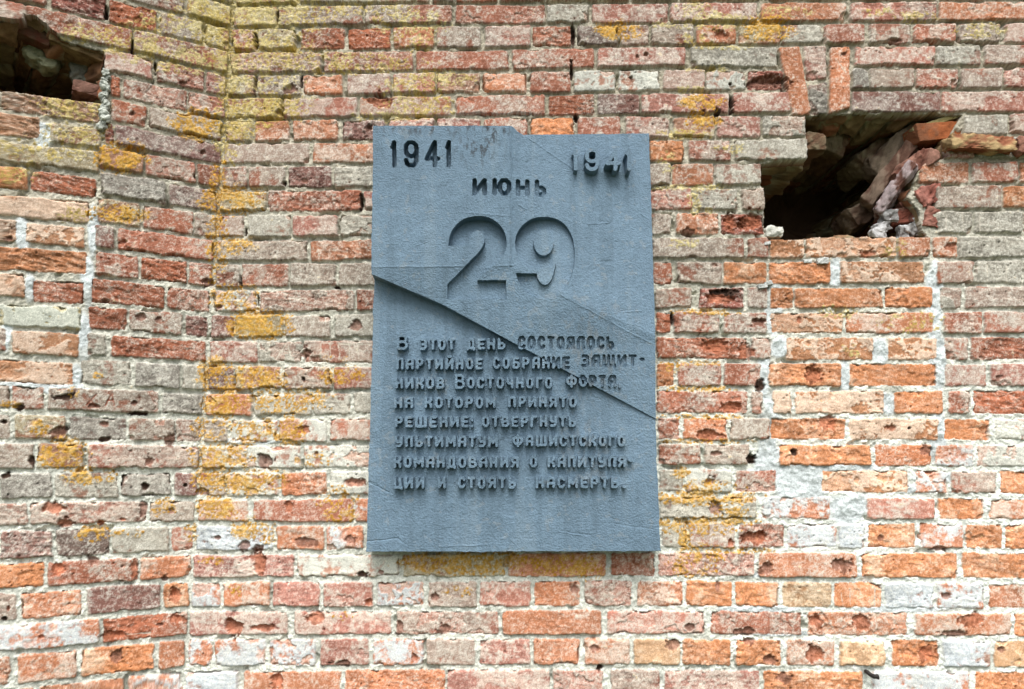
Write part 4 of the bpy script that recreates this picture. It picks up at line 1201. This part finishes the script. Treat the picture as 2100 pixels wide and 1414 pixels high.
Hs = Hs + crease((1048, 262), (1048, 545), .0032, .0026) + crease((763, 549), (950, 548), .0012) + crease((985, 549), (1058, 545), .0010) \
    + crease((940, 437), (1048, 445), .0010) + crease((1063, 262), (1063, 300), .0010) + crease((1150, 606), (1340, 705), .0012) + crease((1079, 279), (1180, 342), .0016)
for a, b, am in [((755, 990), (796, 1010), -.0022), ((755, 988), (770, 993), -.0016), ((1165, 1092), (1210, 1098), -.0014), ((752, 1110), (815, 1105), -.0018),
                 ((815, 1105), (835, 1118), -.0014), ((900, 1122), (1000, 1118), .0012), ((1145, 1090), (1190, 1098), .0010), ((1255, 1000), (1300, 985), .0009),
                 ((795, 725), (850, 728), .0010), ((1240, 1072), (1340, 1085), -.0010)]:
    Hs = Hs + crease_low(a, b, am)
for (x, y, r_, am) in [(1232, 452, 7, -.0022), (867, 502, 6, -.002), (1248, 535, 6, -.0022), (1280, 640, 8, -.002), (1265, 493, 4, -.002), (1285, 380, 3, -.002), (977, 415, 2, -.002), (1080, 335, 3, -.002)]:
    u, v = PLQ.uv(x, y, .08)
    Hs = Hs + am * np.exp(-(((Ug - u) / (r_ * .0018)) ** 2 + ((Vg - v) / (r_ * .0010)) ** 2) * (1 + .5 * nE))
for (p0, p1) in [((1210, 455), (1250, 452)), ((1275, 640), (1318, 636)), ((1320, 430), (1336, 440)), ((855, 505), (875, 498)), ((1060, 420), (1080, 430))]:
    Hs = Hs + crease(p0, p1, .0016, .0016)

gidv = np.zeros(shp, np.int16)


def stroke(gl, x0, x1, y0, y1, sw, zf, hm):
    """distance mask of one glyph between reading x0..x1 (px), top y0, bottom y1"""
    wdt, st_ = GL[gl]
    sw_px = sw
    def mp(p):
        px = x0 + sw_px / 2 + p[0] * max(x1 - x0 - sw_px, .1)
        py = y1 - sw_px / 2 - p[1] * (y1 - y0 - sw_px)
        q = zf(px, py)
        u, v = PLQ.uv(q[0], q[1], hm)
        return float(u), float(v)
    pl = [[mp(p) for p in s] for s in st_]
    allp = np.array([p for s in pl for p in s])
    i0, i1 = np.searchsorted(us, [allp[:, 0].min() - .02, allp[:, 0].max() + .02])
    j0, j1 = np.searchsorted(vs, [allp[:, 1].min() - .02, allp[:, 1].max() + .02])
    S = (slice(j0, j1), slice(i0, i1))
    d = np.full(Ug[S].shape, 9.0)
    for s in pl:
        for a, b in zip(s[:-1], s[1:]):
            d = np.minimum(d, segdist(Ug[S] + .0007 * nE[S], Vg[S] + .0007 * nE[S], a, b))
    q0 = zf(0, 0); q1 = zf(sw_px, 0)
    hw = 0.5 * (q1[0] - q0[0]) * 0.00150 * (1 - hm / 2.34)
    return S, d < hw


def word(txt, x0, x1, y0, y1, sw, zf, hm, gap=.26):
    ws = [GL[c][0] for c in txt]
    tot = sum(ws) + gap * .62 * (len(txt) - 1)
    k = (x1 - x0) / tot
    x = x0
    out = []
    for c, w_ in zip(txt, ws):
        out.append(stroke(c, x, x + w_ * k, y0, y1, sw, zf, hm)); x += (w_ + gap * .62) * k
    return out


Hf = Hs.copy()
part_names = ['slab']
part_labels = [None]


def stamp(items, name, label, hfun):
    gi = len(part_names)
    part_names.append(name); part_labels.append(label)
    for S, m in items:
        Hf[S] = np.where(m, hfun(S), Hf[S])
        gidv[S] = np.where(m, gi, gidv[S])


flat = lambda S: TP + .0006 * nE[S] + .0003 * nF[S]
dig = []
for c, a, b in (('1', 203, 250), ('9', 295, 398), ('4', 440, 548), ('1', 581, 625)):
    dig.append(stroke(c, a, b, 160, 350, 31, Z1, .096))
stamp(dig, 'year_numerals', 'sunken 1941 in the top left corner', lambda S: Hs[S] - .034)
dig = []
for c, a, b in (('1', 1457, 1502), ('9', 1545, 1648), ('4', 1688, 1797), ('1', 1824, 1872)):
    dig.append(stroke(c, a, b, 213, 374, 30, Z1, TP + .026))
stamp(dig, 'year_numerals', 'raised 1941 in the top right corner', lambda S: np.maximum(TP + .026, Hs[S] + .010) + .0004 * nE[S])
mon = []
for c, a, b in (('И', 770, 870), ('Ю', 908, 1038), ('Н', 1070, 1164), ('Ь', 1202, 1282)):
    mon.append(stroke(c, a, b, 425, 546, 31, Z1, .092))
stamp(mon, 'month_name', 'sunken month name in capitals', lambda S: np.minimum(TP, Hs[S] - .010) + .0005 * nE[S])
# the day, sunk deepest at upper left and running out flush at lower right
X_, Y_ = to_px(PLQ.pos(Ug, Vg, Hs))
p2 = [tuple(Z1(*p)) for p in smooth_poly(BIG2, 2)]
p9 = [tuple(Z1(*p)) for p in smooth_poly(BIG9, 2)]
m2 = inside(p2, X_ + .4 * nE, Y_ + .4 * nE)
m9 = inside(p9, X_ + .4 * nE, Y_ + .4 * nE)
oc9 = Z1(1262, 868)
m9 &= ~((((X_ - oc9[0]) / (69 / 3.366)) ** 2 + ((Y_ - oc9[1]) / (90 / 3.366)) ** 2) < 1)
dy = np.clip((Y_ - 445) / 167, 0, 1); dx = np.clip((X_ - 1055) / 125, 0, 1)
dep = .038 * (1 - .62 * dy) * (1 - .62 * dx)
big = np.where(m2 | m9, Hs - dep, Hf)
part_names.append('day_number'); part_labels.append('large sunken number 29')
Hf = np.where(m2 | m9, Hs - np.maximum(dep, .004), Hf)
gidv = np.where(m2 | m9, len(part_names) - 1, gidv).astype(np.int16)
# the inscription, line by line
for wi, (txt, x0, x1, y0, y1, l) in enumerate(WORDS):
    if txt in '-.,:':
        continue
    sw = 15.8
    hm = .082 if txt == 'СОСТОЯЛОСЬ' else TP
    items = word(txt, x0, x1, y0, y1, sw, Z2, hm)
    if wi + 1 < len(WORDS) and WORDS[wi + 1][0] in '-.,:':
        t2, a0, a1, b0_, b1_, _l = WORDS[wi + 1]
        items += word(t2, a0, a1, b0_, b1_, 14.5, Z2, hm)
    stamp(items, 'inscription_word', None, lambda S: np.where(isup[S] & (Hs[S] > TP - .004), np.minimum(TP - .005, Hs[S] - .010), np.maximum(TP + .003, Hs[S] + .006)) + .0008 * nE[S] + .0004 * nF[S])

Hf = np.where(inn, Hf, -.026)
# eased, chipped rim
base = lin((116, 141, 160)) * .78
C = np.ones((*shp, 3), np.float32) * base
C = C * (1 + .08 * nG + .05 * nE + .07 * nF)[..., None]
runs = fbm(Ug * 1.0, Vg * .06, .035, 2, 5, .6)                    # rain runs down the paint
runk = sstep(.15, .8, runs + .35 * nG)[..., None] * .22
C = C * (1 - runk) + lin((140, 158, 168)) * .8 * runk
runk = sstep(.2, .8, -runs + .35 * fbm(Ug, Vg, .2, 4, 3))[..., None] * .22
C = C * (1 - runk) + lin((78, 96, 108)) * .8 * runk
wn = sstep(.55, .8, fbm(Ug, Vg, .02, 3, 4, .6) + .35 * nG)[..., None] * .30    # rubbed spots
C = C * (1 - wn) + lin((150, 158, 160)) * .8 * wn
# bare grimy streaks near the top edge and a rusty-grey wash right of the middle
def stain(x, y, rx, ry, am, colr, h=.09):
    global C
    u, v = PLQ.uv(x, y, h)
    r2 = ((Ug - u) / (rx * .0015)) ** 2 + ((Vg - v) / (ry * .0015)) ** 2
    n = fbm(Ug * 1.6, Vg * .7, .016, 4, 4, .65)
    k = np.clip(am * np.exp(-r2) * sstep(-.05, .75, n) * 1.5, 0, .85)[..., None]
    C = C * (1 - k) + lin(colr) * k


stain(985, 290, 42, 48, .75, (58, 62, 66)); stain(880, 268, 60, 12, .55, (64, 68, 72)); stain(800, 275, 40, 14, .35, (70, 74, 78)); stain(1015, 268, 30, 14, .7, (52, 56, 60))
stain(1210, 740, 60, 70, .35, (122, 124, 122), .06); stain(1200, 930, 40, 70, .25, (124, 126, 124), .05); stain(1250, 660, 60, 26, .25, (120, 122, 122), .07)
stain(770, 1120, 40, 20, .3, (84, 98, 112), .05)
C = np.clip(C, .01, .8)
plaque = thing('memorial_plaque', 'blue grey painted cement slab with 1941, a large 29 and raised Cyrillic lettering', 'plaque', (0, 0, CAM[2]))
P = PLQ.pos(Ug, Vg, Hf).reshape(-1, 3); Cf = C.reshape(-1, 3)
idx = np.arange(shp[0] * shp[1]).reshape(shp)
F = np.stack([idx[:-1, :-1], idx[:-1, 1:], idx[1:, 1:], idx[1:, :-1]], -1).reshape(-1, 4)
F = F[inn.reshape(-1)[F].any(1)]
fg = gidv.reshape(-1)[F].max(1)
for gi, nm in enumerate(part_names):
    f = F[fg == gi]
    if not len(f):
        continue
    used, inv = np.unique(f, return_inverse=True)
    o = mesh_obj(nm, P[used], inv.reshape(f.shape), Cf[used], MAT_PLAQUE, plaque, sharp=R(38))
    if part_labels[gi]:
        o['label'] = part_labels[gi]

# ------------------------------------------------------------------ ground in front of the wall
g = bpy.data.meshes.new('ground')
gn = 60
xs = np.linspace(-1, 1, gn); xs = np.sign(xs) * np.abs(xs) ** 3 * 400
gx, gy = np.meshgrid(xs, xs)
gz = 0.03 * fbm(gx, gy, 2.0, 1, 3) - 0.03
P = np.stack([gx, gy - 2, gz], -1).reshape(-1, 3)
idx = np.arange(gn * gn).reshape(gn, gn)
F = np.stack([idx[:-1, :-1], idx[:-1, 1:], idx[1:, 1:], idx[1:, :-1]], -1).reshape(-1, 4)
MAT_GRASS = material('short_grass', base=(0.07, 0.095, 0.035), rough=0.95, grain=(9, 0.3), speck=(60, 0.4), bump=((40, 0.02), (160, 0.01)))
bpy.data.meshes.remove(g)
go = mesh_obj('ground', P, F, None, MAT_GRASS, None)
go['kind'] = 'structure'
